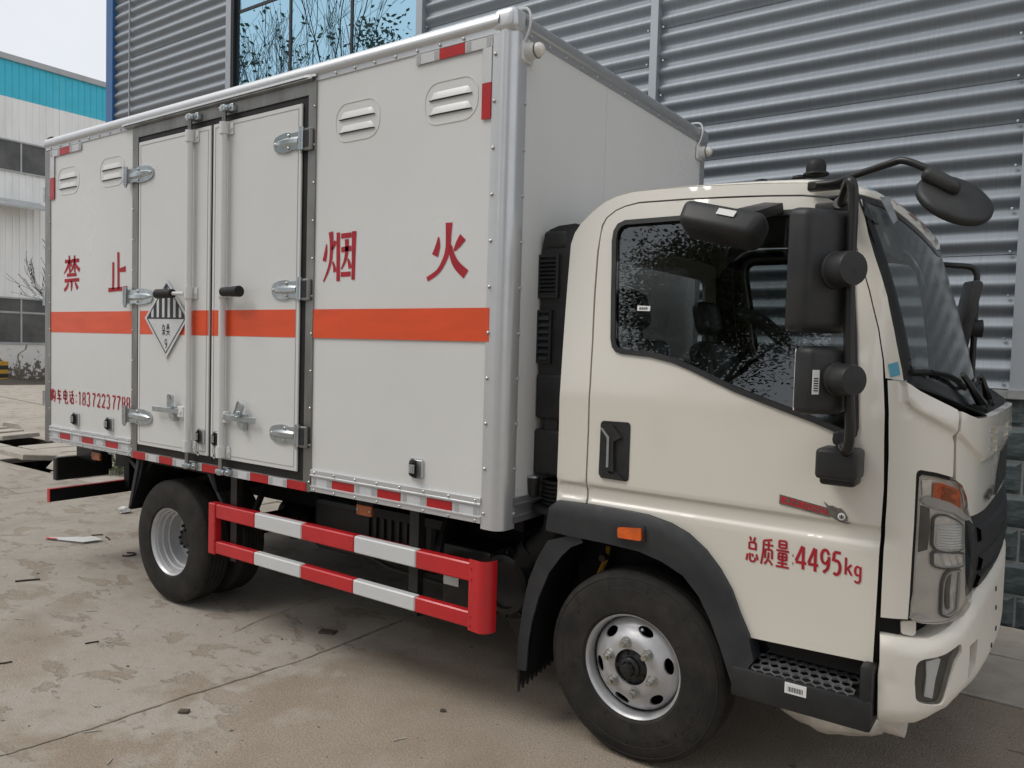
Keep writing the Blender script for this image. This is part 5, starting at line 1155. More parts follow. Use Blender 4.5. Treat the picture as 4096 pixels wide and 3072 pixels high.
# roof
base=[]
for s,z in [(.2127,2.312),(.2648,2.361),(.3177,2.399),(.3722,2.420),(.4548,2.4334),(.56,2.434),(.70,2.430),(.876,2.421),(1.045,2.411),(1.177,2.399),(1.27,2.381),(1.325,2.356)]: base.append(FS(s,z))
for k in range(0,25):
    q=-.965+1.93*k/24; base.append(Vector(wshell(q,zt(q)+.004,.004)))
for s,z in reversed([(.2127,2.312),(.2648,2.361),(.3177,2.399),(.3722,2.420),(.4548,2.4334),(.56,2.434),(.70,2.430),(.876,2.421),(1.045,2.411),(1.177,2.399),(1.27,2.381),(1.325,2.356)]): base.append(FS(2*SC-s,z))
for k in range(1,10): base.append(Vector((.200,FS(2*SC-.2127,2.312).y*(1-k/10)+FS(.2127,2.312).y*k/10,2.314)))
cen=Vector((.80,CTR,0)); top_z=2.475
mb=MB(); n=len(base); R_=18; vs=[]
for r in range(R_+1):
    t=1-(r/R_); 
    t=1-(1-math.cos(math.pi/2*(r/R_)))  # finer rings at the rim
    for p in base:
        e=cen+(Vector((p.x,p.y,0))-cen)*t
        h=max(.0,top_z-.165*max(0,(.78-e.x)/.58)**1.7-.02*abs(p.y-CTR)-p.z); fr=1 if p.x>1.35 else 0
        pw=2.2
        hh=h*(max(0,1-t**pw))**(1/pw)
        e=cen+(Vector((p.x,p.y,0))-cen)*t
        vs.append((e.x,e.y,p.z+hh))
fs=[(r*n+k,r*n+(k+1)%n,(r+1)*n+(k+1)%n,(r+1)*n+k) for r in range(R_) for k in range(n)]
mb.add(vs,fs); mb.add([(p.x,p.y,p.z) for p in base]+[(cen.x+(p.x-cen.x)*.97,cen.y+(p.y-cen.y)*.97,p.z-.02) for p in base],[(k,(k+1)%n,(k+1)%n+n,k+n) for k in range(n)])
roofp=K('roof',mb,'cab_cream',smooth=60)
mb=MB(); vs=[]
for r in range(8):
    t=1-r/7.
    for p in base: e=cen+(Vector((p.x,p.y,0))-cen)*t*.975; vs.append((e.x,e.y,p.z-.03+(top_z-.07-p.z)*(1-t**2.5)))
mb.add(vs,[(r*n+k,r*n+(k+1)%n,(r+1)*n+(k+1)%n,(r+1)*n+k) for r in range(7) for k in range(n)]); K('headliner',mb,'liner')
# lettering across the roof front
MT['rust_red']=mat('rust_red',(.16,.045,.035),.6,var=.3,vscale=30)
from mathutils.bvhtree import BVHTree
_bv=BVHTree.FromPolygons([v.co for v in roofp.data.vertices],[tuple(p.vertices) for p in roofp.data.polygons])
def FH(u,v,d):
    y=CTR+u; z=zt(u/.86)+.004+v
    h=_bv.ray_cast(Vector((3,y,z)),Vector((-1,0,0)))[0]
    return (h if h else Vector((1.45,y,z)))+Vector((d,0,d*.4))
mb=MB(); u=-.60
for ch in '中国重汽': write(mb,[(ch,u,.030,.10,.07)],.009,FH,.004); u+=.16
K('roof_lettering',mb,'rust_red',roofp)
# rubber domes and plugs on the roof
mb=MB(); mb.lathe([(.052,0),(.050,.008),(.040,.012),(.040,.035),(.034,.055),(.020,.066),(.001,.069)],(1.148,.56,2.482),(0,0,1),18); K('roof_dome',mb,'rubber',roofp,smooth=40)
for x,y in ((.345,.6),(.905,.62),(1.065,.62)):
    mb=MB(); mb.lathe([(.030,0),(.026,.010),(.001,.016)],(x,y,2.489 if x>.5 else 2.425),(0,0,1),12); K('roof_plug',mb,'rubber',roofp,smooth=40)
# blue transit tape, orange lining inside
for nm in ('blue1','blue2'):
    mb=MB(); mb.add([FS(s,z,.002) for s,z in T_[nm]],[(0,1,2,3)]); K('masking_tape',mb,'blue_tape')
mb=MB(); mb.add([Vector(wshell(-.80+.02*math.sin(k*2.),2.36-.012*k,.02)) for k in range(1)]+[(1.372,.40,2.392),(1.395,.405,2.372),(1.425,.44,2.34),(1.42,.475,2.345),(1.385,.44,2.387)],[(1,2,3,4,5)]); K('masking_tape',mb,'blue_tape')
mb=MB(); mb.add([Vector(wshell(q,z,.010)) for q,z in ((-1.02,2.25),(-.95,2.225),(-.875,2.236),(-.86,2.285),(-.965,2.304))],[(0,1,2,3,4)]); mb.add([Vector(wshell(q,z,.016)) for q,z in ((-.84,2.335),(-.735,2.352),(-.735,2.26),(-.80,2.235))],[(0,1,2,3)]); K('torn_film',mb,'film',ws)
mb=MB(); mb.add([Vector(wshell(q,z,.008)) for q,z in ((-1.0,1.722),(-.93,1.74),(-.875,1.752),(-.89,1.705),(-.81,1.692),(-.83,1.665),(-.94,1.70))],[(0,1,2,3,4,5,6)]); K('torn_film',mb,'film',ws)
mb=MB(); mb.add([Vector(wshell(-.86+.018*math.cos(a/10*6.283),2.178+.028*math.sin(a/10*6.283),-.004)) for a in range(10)],[tuple(range(10))]); K('screen_sticker',mb,'lamp_grey',ws)
# wipers
def wiper(blade,arm,piv):
    b=MB(); b.tube([wshell(q,z,.020) for q,z in blade],.010,6,sub=4); b.tube([wshell(q,z,.030) for q,z in blade[1:-1]],.006,5,sub=3); o=K('wiper',b,'rubber',smooth=50)
    a=MB(); a.tube([Vector(wshell(q,z,.038)) for q,z in arm],[.010,.013,.018,.022],6,sub=3); K('wiper_arm',a,'black_paint',o,smooth=50)
    e=MB(); e.rbox(piv[0]-.035,piv[0]+.03,piv[1]-.07,piv[1]+.06,piv[2]-.03,piv[2]+.022,.008); e.cyl((piv[0]+.03,piv[1]-.02,piv[2]),(piv[0]+.036,piv[1]-.02,piv[2]),.010,n=10); K('wiper_pivot',e,'plastic',o)
wiper([(-1.006,1.686),(-.85,1.686),(-.665,1.674),(-.509,1.649),(-.402,1.621)],[(-.487,1.673),(-.401,1.638),(-.245,1.575),(-.133,1.545)],(1.735,.98,1.535))
wiper([(-.323,1.628),(.027,1.632),(.2,1.64),(.42,1.65)],[(.12,1.66),(.22,1.62),(.34,1.575),(.42,1.545)],(1.725,1.53,1.54))
# headlamps
ln=T_['lens']
for far in (0,1):
    f=MIR if far else (lambda q:q)
    mb=MB(); patch(mb,f(ln),lambda s,z,d:FS(s,z,d-.016),st=.05,skirt=.03); hlo=K('headlight','lamp_grey' and mb,'lamp_grey',smooth=40)
    mb=MB(); patch(mb,f([(1.6300,1.2753),(1.6308,1.1663),(1.6294,1.0703),(1.6282,.9296),(1.6265,.8363),(1.6346,.8466),(1.6359,.894),(1.6408,.9304),(1.6414,1.0572),(1.6426,1.1668),(1.6424,1.2759),(1.6434,1.333),(1.6522,1.342),(1.6994,1.3357),(1.7632,1.3211),(1.765,1.333),(1.6985,1.3496),(1.6434,1.3578),(1.6338,1.3533),(1.6297,1.3432)]),lambda s,z,d:FS(s,z,d-.008),st=.05,skirt=0); K('lamp_gasket',mb,'rubber',hlo)
    mb=MB(); patch(mb,f(T_['amber']),lambda s,z,d:FS(s,z,d-.011),st=.05,skirt=.0); K('turn_signal',mb,'amber',hlo)
    q=[(1.737,1.302),(1.80,1.285),(1.806,1.272),(1.774,1.272),(1.772,1.262),(1.808,1.25),(1.80,1.232),(1.735,1.246),(1.732,1.27),(1.752,1.275),(1.735,1.285)]
    mb=MB(); patch(mb,f(q),lambda s,z,d:FS(s,z,d-.0085),st=.06,skirt=0); K('signal_core',mb,'amber_dark',hlo)
    mb=MB(); patch(mb,f(T_['band']),lambda s,z,d:FS(s,z,d-.007),st=.04,skirt=.0); K('lamp_band',mb,'band_pale',hlo)
    mb=MB(); patch(mb,f([(1.655,1.322),(1.69,1.325),(1.69,1.275),(1.66,1.268)]),lambda s,z,d:FS(s,z,d-.012),st=.05,skirt=.0); K('lamp_reflector',mb,'chrome',hlo)
    mb=MB(); patch(mb,f([(1.656,1.235),(1.69,1.225),(1.695,1.15),(1.69,1.08),(1.655,1.07)]),lambda s,z,d:FS(s,z,d-.014),st=.05,skirt=.0); K('lamp_housing',mb,'lamp_dark',hlo)
    ml=T_['mainlamp']; mb=MB(); patch(mb,f(ml),lambda s,z,d:FS(s,z,d-.013+.009*math.sin(max(0,min(1,((2*SC-s if s>SC else s)-1.70)/.17))*math.pi)),st=.03,skirt=.03); m_=K('main_lamp',mb,'chrome',hlo,smooth=40)
    mb=MB()
    for k in range(9):
        z0=1.172-.0098*k; w0=1.712+.0006*k; w1=1.834+.0022*k; vs=[]
        for j in range(8):
            s=w0+(w1-w0)*j/7; s=f([(s,0)])[0][0]; b_=.009*math.sin(max(0,min(1,((2*SC-s if far else s)-1.70)/.17))*math.pi)-.013
            vs+=[FS(s,z0-.012*j/7,b_+.002),FS(s,z0-.0035-.012*j/7,b_+.0075),FS(s,z0-.0078-.012*j/7,b_+.002)]
        mb.add(vs,[(3*j+i,3*j+3+i,3*j+4+i,3*j+1+i) for j in range(7) for i in range(2)])
    K('lamp_flutes',mb,'tape_white',m_,smooth=30) if 0 else mb.build('lamp_flutes',MT['rib_white'],hlo,25)
    mb=MB(); patch(mb,f(T_['lowlamp']),lambda s,z,d:FS(s,z,d-.010+.004*math.sin(s*160+z*90)),st=.010,skirt=.0); K('low_lamp',mb,'chrome',hlo,smooth=30)
    mb=MB(); patch(mb,f(T_['drl']),lambda s,z,d:FS(s,z,d-.011-.004*math.sin(max(0,min(1,(z-.84)/.16))*math.pi)),st=.03,skirt=.02); K('day_lamp',mb,'chrome',hlo,smooth=40)
    mb=MB(); patch(mb,f([(1.648,.842),(1.652,.852),(1.685,.850),(1.72,.838),(1.70,.832),(1.67,.834)]),lambda s,z,d:FS(s,z,d-.012),st=.05,skirt=0); K('lamp_reflector',mb,'alu_bright',hlo)
    for nm,dd in (('mainlamp',-.0122),('lowlamp',-.0108),('drl',-.0112)):  # dark outlines painting shade into the gaps round the lamps
        mb=MB(); q=rounded(T_[nm],.012,3); ring(mb,f(shrink(q,-.007)),f(shrink(q,.002)),lambda s,z,d:FS(s,z,d+dd),.004); K('lamp_gap_shade',mb,'lamp_dark',hlo)
    for nm,q,dd in (('mainlamp',T_['mainlamp'],-.011),('lowlamp',T_['lowlamp'],-.009),('drl',T_['drl'],-.010)):  # bright outlines added as painted highlights on the lamp edges
        mb=MB(); q=rounded(q,.012,3); ring(mb,f(q),f(shrink(q,.0055)),lambda s,z,d:FS(s,z,d+dd),.006); K('lamp_highlight_ring',mb,'alu_bright',hlo)
    mb=MB(); q=[(1.775,.985),(1.80,.992),(1.795,.93),(1.80,.87),(1.785,.862),(1.772,.90)]; patch(mb,f(q),lambda s,z,d:FS(s,z,d-.0085),st=.05,skirt=0); K('day_lens',mb,'lamp_dark',hlo)
    mb=MB(); patch(mb,f(ln),lambda s,z,d:FS(s,z,d+.004),st=.05,skirt=.015); K('lamp_cover',mb,'glass_clear',hlo,smooth=50)
    mb=MB(); patch(mb,f(rounded(T_['tab'],.008,2)),lambda s,z,d:FS(s,z,d-.022),st=.05,skirt=.01); K('lamp_bracket',mb,'bumper_cream')
# bumper
bt_=[(1.539,.7705),(1.60,.7685),(1.6499,.7667),(1.7021,.7688),(1.7452,.7832),(1.8101,.8073),(1.8651,.8404),(1.9256,.8709),(2.0666,.9011),(2.2,.918),(2.4,.925),(SC,.928)]
bb_=[(1.5453,.4615),(1.6,.463),(1.6726,.4683),(1.7323,.4913),(1.7802,.5098),(1.8328,.5369),(1.9086,.560),(2.1,.565),(SC,.565)]
bump=bt_+[(2*SC-s,z) for s,z in reversed(bt_[:-1])]+[(2*SC-1.5425,.6657),(2*SC-1.5382,.6368)]+[(2*SC-s,z) for s,z in bb_[:-1]]+list(reversed(bb_))+[(1.5382,.6368),(1.5425,.6657)]
_bs=[p[0] for p in bt_];_bz=[p[1] for p in bt_];_cs=[p[0] for p in bb_];_cz=[p[1] for p in bb_]
def FB(s,z,d=0.):
    s1=2*SC-s if s>SC else s
    t=float(np.interp(s1,_bs,_bz))-z; b=z-float(np.interp(s1,_cs,_cz))
    e=0.
    if t<.045: e-=.030*(1-math.sqrt(max(0,1-(1-max(0,t)/.045)**2)))
    if b<.06: e-=.030*(1-math.sqrt(max(0,1-(1-max(0,b)/.06)**2)))
    st=.006*float(sstep(1.5775,1.5745,s1))*float(sstep(.634,.640,z))
    return FS(s,z,.022+e+d+st)
fog=rounded(T_['fog'],.012,3); ink=rounded(T_['intake'],.012,3)
mb=MB(); patch(mb,bump,FB,[fog,MIR(fog),ink,MIR(ink)],st=.022,skirt=.065,grid=.026); bum=K('bumper',mb,'bumper_cream',smooth=50)
for far in (0,1):
    f=MIR if far else (lambda q:q)
    mb=MB(); patch(mb,f(shrink(fog,-.003)),lambda s,z,d:FB(s,z,d-.026),st=.05,skirt=0); fo=K('fog_lamp',mb,'lamp_dark',bum,smooth=40)
    mb=MB(); patch(mb,f(T_['foglens']),lambda s,z,d:FB(s,z,d-.018),st=.03,skirt=.008); K('fog_reflector',mb,'rib_white',bum,smooth=40)
    mb=MB(); patch(mb,f(shrink(fog,.002)),lambda s,z,d:FB(s,z,d-.008),st=.05,skirt=0); K('fog_glass',mb,'glass_clear',bum,smooth=40)
    mb=MB(); patch(mb,f(shrink(ink,-.003)),lambda s,z,d:FB(s,z,d-.060),st=.06,skirt=0); K('shaded_recess',mb,'lamp_dark',bum)  # back of the recess coloured dark to stand in for its shadow
mb=MB()
for s,z in ((2.30,.845),(2.34,.76),(2.38,.665),(2.26,.63)):
    mb.cyl(FB(s,z,.001),FB(s,z,.004),.010,n=10)
K('plate_holes',mb,'print_black',bum)
# black wheel-arch flare
fl=T_['flare']; fl=[(.2259,1.0708),(.3807,1.0750),(.5197,1.0735),(.6523,1.0690),(.7545,1.0495),(.8320,1.0190),(.9063,.9650),(.9650,.900),(1.0126,.8277),(1.0471,.7445),(1.086,.6683),(1.112,.5765),(1.0454,.4573),(1.0252,.504),(.9841,.6073),(.9431,.6983),(.8927,.7843),(.8260,.8530),(.7329,.8938),(.6295,.9176),(.4677,.9251),(.2964,.9269),(.1762,.9334),(.1819,.9762),(.1932,1.0404)]
def FF(s,z,d=0.):
    # rounded outward edge: lower near the outer outline
    m_=1.
    for (a,b),(c,e_) in zip(fl[:11],fl[1:12]):
        q=max(0,min(1,((s-a)*(c-a)+(z-b)*(e_-b))/((c-a)**2+(e_-b)**2))); m_=min(m_,math.hypot(s-a-q*(c-a),z-b-q*(e_-b)))
    e=.020*(1-min(1,m_/.05))**2
    return FS(s,min(z,1.2),.045-e+d)
for f,st in ((lambda q:q,.03),(None,0)):
    if f is None:
        mb=MB(); patch(mb,MIR(fl),lambda s,z,d:FS(s,z,.04+d),st=.09,skirt=.08); K('wheel_arch',mb,'fender',smooth=40)
    else:
        mb=MB(); patch(mb,fl,FF,st=st,skirt=.09); ar=K('wheel_arch',mb,'fender',smooth=45)
sl=rounded(T_['sidelamp'],.008,2)
mb=MB(); mb.poly(rounded(shrink(T_['sidelamp'],-.010),.012,2),lambda u,v,d:FF(u,v,.010-d),.012); K('lamp_bezel',mb,'fender',ar)
mb=MB(); mb.poly(sl,lambda u,v,d:FF(u,v,.024-d),.016); K('side_lamp',mb,'amber',ar)
# step under the door
mb=MB(); mb.rbox(1.035,1.532,.100,.42,.432,.548,.012,2); stp=K('cab_step',mb,'plastic',smooth=40)
mb=MB(); mb.rbox(1.488,1.532,.102,.40,.52,.668,.014,2); mb.box(1.05,1.50,.30,.42,.53,.70); K('step_riser',mb,'plastic',stp,smooth=40)
MT['tread']=mat('tread',(.20,.20,.20),.45,metal=.3,var=.4,vscale=30)
mb=MB(); a_=.0235
for r in range(4):
    for c in range(12):
        cx_=1.125+c*a_*1.55+(a_*.78 if r%2 else 0); cy_=.130+r*.040
        if cx_>1.478-.012*r: continue
        o_=[(cx_+a_*.92*math.cos(k*math.pi/3+.52),cy_+.0235*math.sin(k*math.pi/3+.52)) for k in range(6)]; i_=[(cx_+a_*.74*math.cos(k*math.pi/3+.52),cy_+.0195*math.sin(k*math.pi/3+.52)) for k in range(6)]
        ring(mb,o_,i_,lambda u,v,d:Vector((u,v,.549+(v-.13)*.18+d)),.008)
K('step_tread',mb,'tread',stp)
mb=MB(); mb.rbox(1.10,1.488,.108,.295,.545,.5495,.001,1); K('tread_pan',mb,'black',stp)
mb=MB(); mb.box(1.238,1.315,.0985,.101,.500,.540); K('step_sticker',mb,'label_white',stp)
mb=MB()
for k in range(12): u=1.25+.0045*k; mb.box(u,u+.0016+.0012*(k%2),.0978,.099,.508,.526)
K('barcode',mb,'print_black',stp)
# mirrors on the near side
def frame(c,n,roll=0.):
    n=Vector(n).normalized(); up=Vector((0,0,1)); w=up.cross(n).normalized(); u=n.cross(w)
    M_=Matrix((w,u,n)).transposed().to_4x4(); M_.translation=Vector(c); return M_@Matrix.Rotation(roll,4,'Z')
def mirror_head(c,n,w,h,d,knob,kr):
    M_=frame(c,n); b=MB()
    bm=bmesh.new(); bmesh.ops.create_cube(bm,size=1)
    for v in bm.verts:
        k=.80 if v.co.z>0 else 1.; v.co=Vector((v.co.x*w*k,v.co.y*h*(.94 if v.co.z>0 else 1.),v.co.z*d))
    bmesh.ops.bevel(bm,geom=list(bm.edges),offset=.026,segments=3,affect='EDGES',profile=.5); bm.verts.index_update()
    b.add([M_@v.co for v in bm.verts],[[v.index for v in f.verts] for f in bm.faces]); bm.free()
    o=K('side_mirror',b,'plastic',smooth=45)
    g=MB(); g.box(-w*.42,w*.42,-h*.44,h*.44,-d*.5-.001,-d*.5+.004,M_); K('mirror_glass',g,'chrome',o)
    k=MB(); kc=M_@Vector((knob[0],knob[1],d*.35)); nn=Vector(n).normalized(); k.lathe([(kr*1.12,-.02),(kr*1.05,.022),(kr*.98,.026),(kr*.96,.085),(kr*.90,.096),(.001,.099)],kc,nn,24); K('mirror_clamp',k,'plastic',o,smooth=35)
    return o
AX=(.80,-.60,0)
mirror_head((1.345,-.070,2.022),AX,.245,.42,.085,(.018,.0),.060)
m2=mirror_head((1.360,-.068,1.658),AX,.19,.235,.08,(.022,.006),.054)
M_=frame((1.360,-.068,1.658),AX); mb=MB(); mb.box(-.072,-.046,-.045,.035,.0405,.0425,M_); K('mirror_sticker',mb,'label_white',m2)
mb=MB()
for k in range(6): mb.box(-.068,-.050,-.035+.008*k,-.031+.008*k,.042,.0432,M_)
K('barcode',mb,'print_black',m2)
mb=MB(); mb.tube([(1.335,.20,2.275),(1.352,.13,2.285),(1.405,-.035,2.315),(1.424,-.06,2.30),(1.430,-.06,2.23),(1.432,-.06,1.9),(1.446,-.06,1.62),(1.452,-.055,1.50),(1.442,-.03,1.425),(1.418,.02,1.428),(1.395,.10,1.450)],.0165,10,sub=4); K('mirror_arm',mb,'black_paint',smooth=60)
mb=MB(); mb.rbox(1.245,1.372,.185,.262,2.245,2.298,.008); mb.cyl((1.345,.19,2.262),(1.345,.14,2.285),.032,.026,n=14); mb.cyl((1.275,.187,2.268),(1.275,.183,2.268),.010,n=10); K('mirror_bracket',mb,'plastic',smooth=40)
mb=MB(); mb.cyl((1.398,.14,1.452),(1.398,.06,1.452),.030,.026,n=16); mb.rbox(1.365,1.43,.09,.15,1.43,1.475,.008); K('mirror_bracket',mb,'plastic',smooth=40)
mb=MB(); mb.rbox(1.334,1.470,-.015,.125,1.318,1.424,.016,3); mb.rbox(1.345,1.462,.01,.12,1.296,1.33,.012,2); K('camera_box',mb,'plastic',smooth=40)
# close-view pod above the door window
Mp=Matrix.Translation((.968,.005,2.212))@Matrix.Rotation(.25,4,'Y')@Matrix.Rotation(-.35,4,'X')
mb=MB(); bm=bmesh.new(); bmesh.ops.create_cube(bm,size=1)
for v in bm.verts: v.co=Vector((v.co.x*.325*(.90 if v.co.z<0 else 1.),v.co.y*(.16 if v.co.z<0 else .12),v.co.z*.112))
bmesh.ops.bevel(bm,geom=list(bm.edges),offset=.034,segments=4,affect='EDGES',profile=.5); bm.verts.index_update()
mb.add([Mp@v.co for v in bm.verts],[[v.index for v in f.verts] for f in bm.faces]); bm.free(); pod=K('kerb_mirror',mb,'plastic',smooth=60)
mb=MB(); mb.add([Vector(p) for p in ((.975,.01,2.262),(1.055,.01,2.245),(1.115,.235,2.318),(1.045,.235,2.326),(.975,.035,2.235),(1.055,.035,2.215),(1.115,.255,2.285),(1.045,.255,2.290))],[(0,1,2,3),(4,7,6,5),(0,4,5,1),(1,5,6,2),(2,6,7,3),(3,7,4,0)]); K('mirror_bracket',mb,'plastic',pod)
mb=MB(); q=[(.03,.012),(.095,.012),(.095,.044),(.03,.044)]; mb.add([Mp@Vector((x,-.074,z)) for x,z in ((-.01,.004),(.058,.004),(.062,.028),(-.006,.028))],[(0,1,2,3)]); K('mirror_sticker',mb,'label_white',pod)
# wide-angle round mirror on its long arm
mb=MB(); mb.tube([(1.225,.235,2.375),(1.305,.215,2.372),(1.36,.19,2.380),(1.50,.13,2.400),(1.545,.115,2.402),(1.60,.105,2.375),(1.640,.10,2.348)],.0125,10,sub=4); mb.rbox(1.205,1.325,.222,.262,2.352,2.388,.007); K('mirror_arm',mb,'black_paint',smooth=40)
mb=MB(); mb.cyl((1.228,.222,2.37),(1.228,.218,2.37),.012,n=12); K('arm_bolt',mb,'plastic'); mb=MB(); mb.cyl((1.300,.222,2.37),(1.300,.218,2.37),.012,n=12); K('arm_bolt',mb,'plastic')
nd=Vector((.496,-.545,.674)).normalized(); cd=Vector((1.702,.105,2.258))
mb=MB(); mb.lathe([(.001,-.018),(.112,-.018),(.121,-.013),(.1235,-.003),(.121,.008),(.110,.015),(.07,.020),(.001,.022)],cd,nd,40); rm=K('round_mirror',mb,'plastic',smooth=50)
Md=Matrix.Translation(cd+nd*.034)@(nd.to_track_quat('Z','X').to_matrix().to_4x4())
mb=MB(); d_=(Vector((1.612,.085,2.345))-cd); d_=(d_-nd*d_.dot(nd)).normalized(); e_=nd.cross(d_)
Mh=Matrix((d_,e_,nd)).transposed().to_4x4(); Mh.translation=cd+nd*.022+d_*.066
mb.rbox(-.064,.064,-.028,.028,-.016,.034,.024,4,Mh); K('mirror_clamp',mb,'plastic',rm,smooth=60)
# far-side mirror seen edge on through the gap
mb=MB(); mb.tube([(1.40,2.02,2.262),(1.48,2.18,2.268),(1.57,2.26,2.262),(1.598,2.27,2.225),(1.602,2.27,2.15),(1.602,2.27,1.70),(1.60,2.25,1.60),(1.58,2.15,1.555),(1.55,2.05,1.55)],.0165,8,sub=4); K('mirror_arm',mb,'black_paint',smooth=60)
Mf=frame((1.548,2.25,1.935),(.94,.30,.0))@Matrix.Rotation(-.0,4,'X'); Mf=Matrix.Translation((1.552,2.25,1.93))@Matrix.Rotation(.16,4,'Y')@Matrix.Translation((-1.552,-2.25,-1.93))@Mf
mb=MB(); mb.rbox(-.115,.115,-.25,.25,-.028,.028,.018,2,Mf); fm=K('side_mirror',mb,'plastic',smooth=40); mb=MB(); mb.cyl((1.575,2.26,1.92),(1.64,2.275,1.92),.045,.05,n=18); K('mirror_clamp',mb,'plastic',fm,smooth=40)
# interior
mb=MB(); mb.rbox(1.22,1.60,.24,2.0,1.15,1.50,.05,3); mb.rbox(1.28,1.50,1.35,1.95,1.44,1.60,.05,3); da=K('dashboard',mb,'dash',smooth=50)
mb=MB(); 
Ms=Matrix.Translation((1.20,1.66,1.60))@Matrix.Rotation(-.75,4,'Y')
vs=[];fs=[]
for i in range(28):
    for j in range(8):
        a=i/28*6.283;b=j/8*6.283; vs.append(Ms@Vector(((.205+.016*math.cos(b))*math.cos(a),(.205+.016*math.cos(b))*math.sin(a),.016*math.sin(b))))
fs=[(i*8+j,((i+1)%28)*8+j,((i+1)%28)*8+(j+1)%8,i*8+(j+1)%8) for i in range(28) for j in range(8)]
mb.add(vs,fs); mb.tube([Ms@Vector((-.2,0,0)),Ms@Vector((0,0,-.03)),Ms@Vector((.2,0,0))],.018,8); mb.tube([Ms@Vector((0,0,-.02)),Ms@Vector((0,0,-.3))],.03,10); K('steering_wheel',mb,'rubber',smooth=60)
def seat(y):
    b=MB(); b.rbox(.42,.92,y-.25,y+.25,1.02,1.22,.06,3); o=K('seat',b,'seat',smooth=60)
    M_=Matrix.Translation((.47,y,1.2))@Matrix.Rotation(-.22,4,'Y')
    b=MB(); b.rbox(-.07,.07,-.245,.245,0,.62,.06,3,M_); K('seat_back',b,'seat',o,smooth=60)
    b=MB(); b.rbox(-.05,.05,-.13,.13,.66,.86,.05,3,M_); b.cyl(M_@Vector((0,-.06,.6)),M_@Vector((0,-.06,.7)),.008,n=6); b.cyl(M_@Vector((0,.06,.6)),M_@Vector((0,.06,.7)),.008,n=6); K('headrest',b,'seat',o,smooth=60)
seat(.62); seat(1.60)
b=MB(); b.rbox(.42,.85,.98,1.26,1.02,1.18,.04,2); K('middle_seat',b,'seat',smooth=60)
mb=MB(); mb.tube([(.95,.30,1.90),(1.05,.29,1.86),(1.22,.28,1.70),(1.38,.27,1.55)],.028,8,sub=3); K('grab_rail',mb,'dash',smooth=60)
mb=MB(); mb.rbox(1.33,1.42,.55,1.02,2.16,2.30,.02,2); K('sun_visor',mb,'liner',smooth=40)
mb=MB(); mb.add([(1.56,1.05,1.53),(1.52,1.25,1.56),(1.44,1.42,1.66),(1.42,1.30,1.75),(1.46,1.12,1.68)],[(0,1,2,3,4)]); K('delivery_card',mb,'orange')
# plastic bag on the dash
mb=MB(); mb.rbox(1.50,1.62,1.20,1.5,1.50,1.58,.03,3); K('document_bag',mb,'film',smooth=60)
# ------------------------------------------------------------------ wheels
ZW=.408; XFW,XRW=.592,-2.705
def tyre(b,x,y0,w,inner_sign=1):
    """tyre as a ring about the axle; y0 outer sidewall, w width"""
    R=.408; prof=[(.222,.012),(.232,.002),(.262,-.004+.004),(.30,-.006+.004),(.345,-.002+.004),(.372,.010),(.385,.016),(.393,.024),(.400,.032)]
    tr_=[(.402,.036)]
    y=.040
    for k in range(5):
        tr_+=[(.4045-.001*abs(k-2),y),(.4055-.001*abs(k-2),y+.020)]
        if k<4: tr_+=[(.394,y+.0215),(.394,y+.0265)]
        y+=.028
    s=(w)/(y+.028)
    prof=prof+tr_+[(.402,y)]+[(r,y+.036-h) for r,h in [(.400,.032),(.393,.024),(.372,.010),(.345,.0),(.30,-.004),(.262,.0),(.222,.012)]]
    b.lathe(prof,(x,y0,ZW),(0,1,0),72); return b
def rimholes(): return
def sidewall_text(word,x,y,r0,r1,a0,da,mir=1):
    b=MB(); 
    for k,ch in enumerate(word):
        ac=a0-da*k
        def fn(u,v,d):
            rr=r0+(r1-r0)*v; t=math.radians(ac-(u-.5)*da*.8); return Vector((x+rr*math.cos(t),y-d,ZW+rr*math.sin(t)))
        for pl_ in G[ch]: stroke(b,[(px*1.,py*1.) for px,py in pl_],.16,fn,off=.0025)
    return b
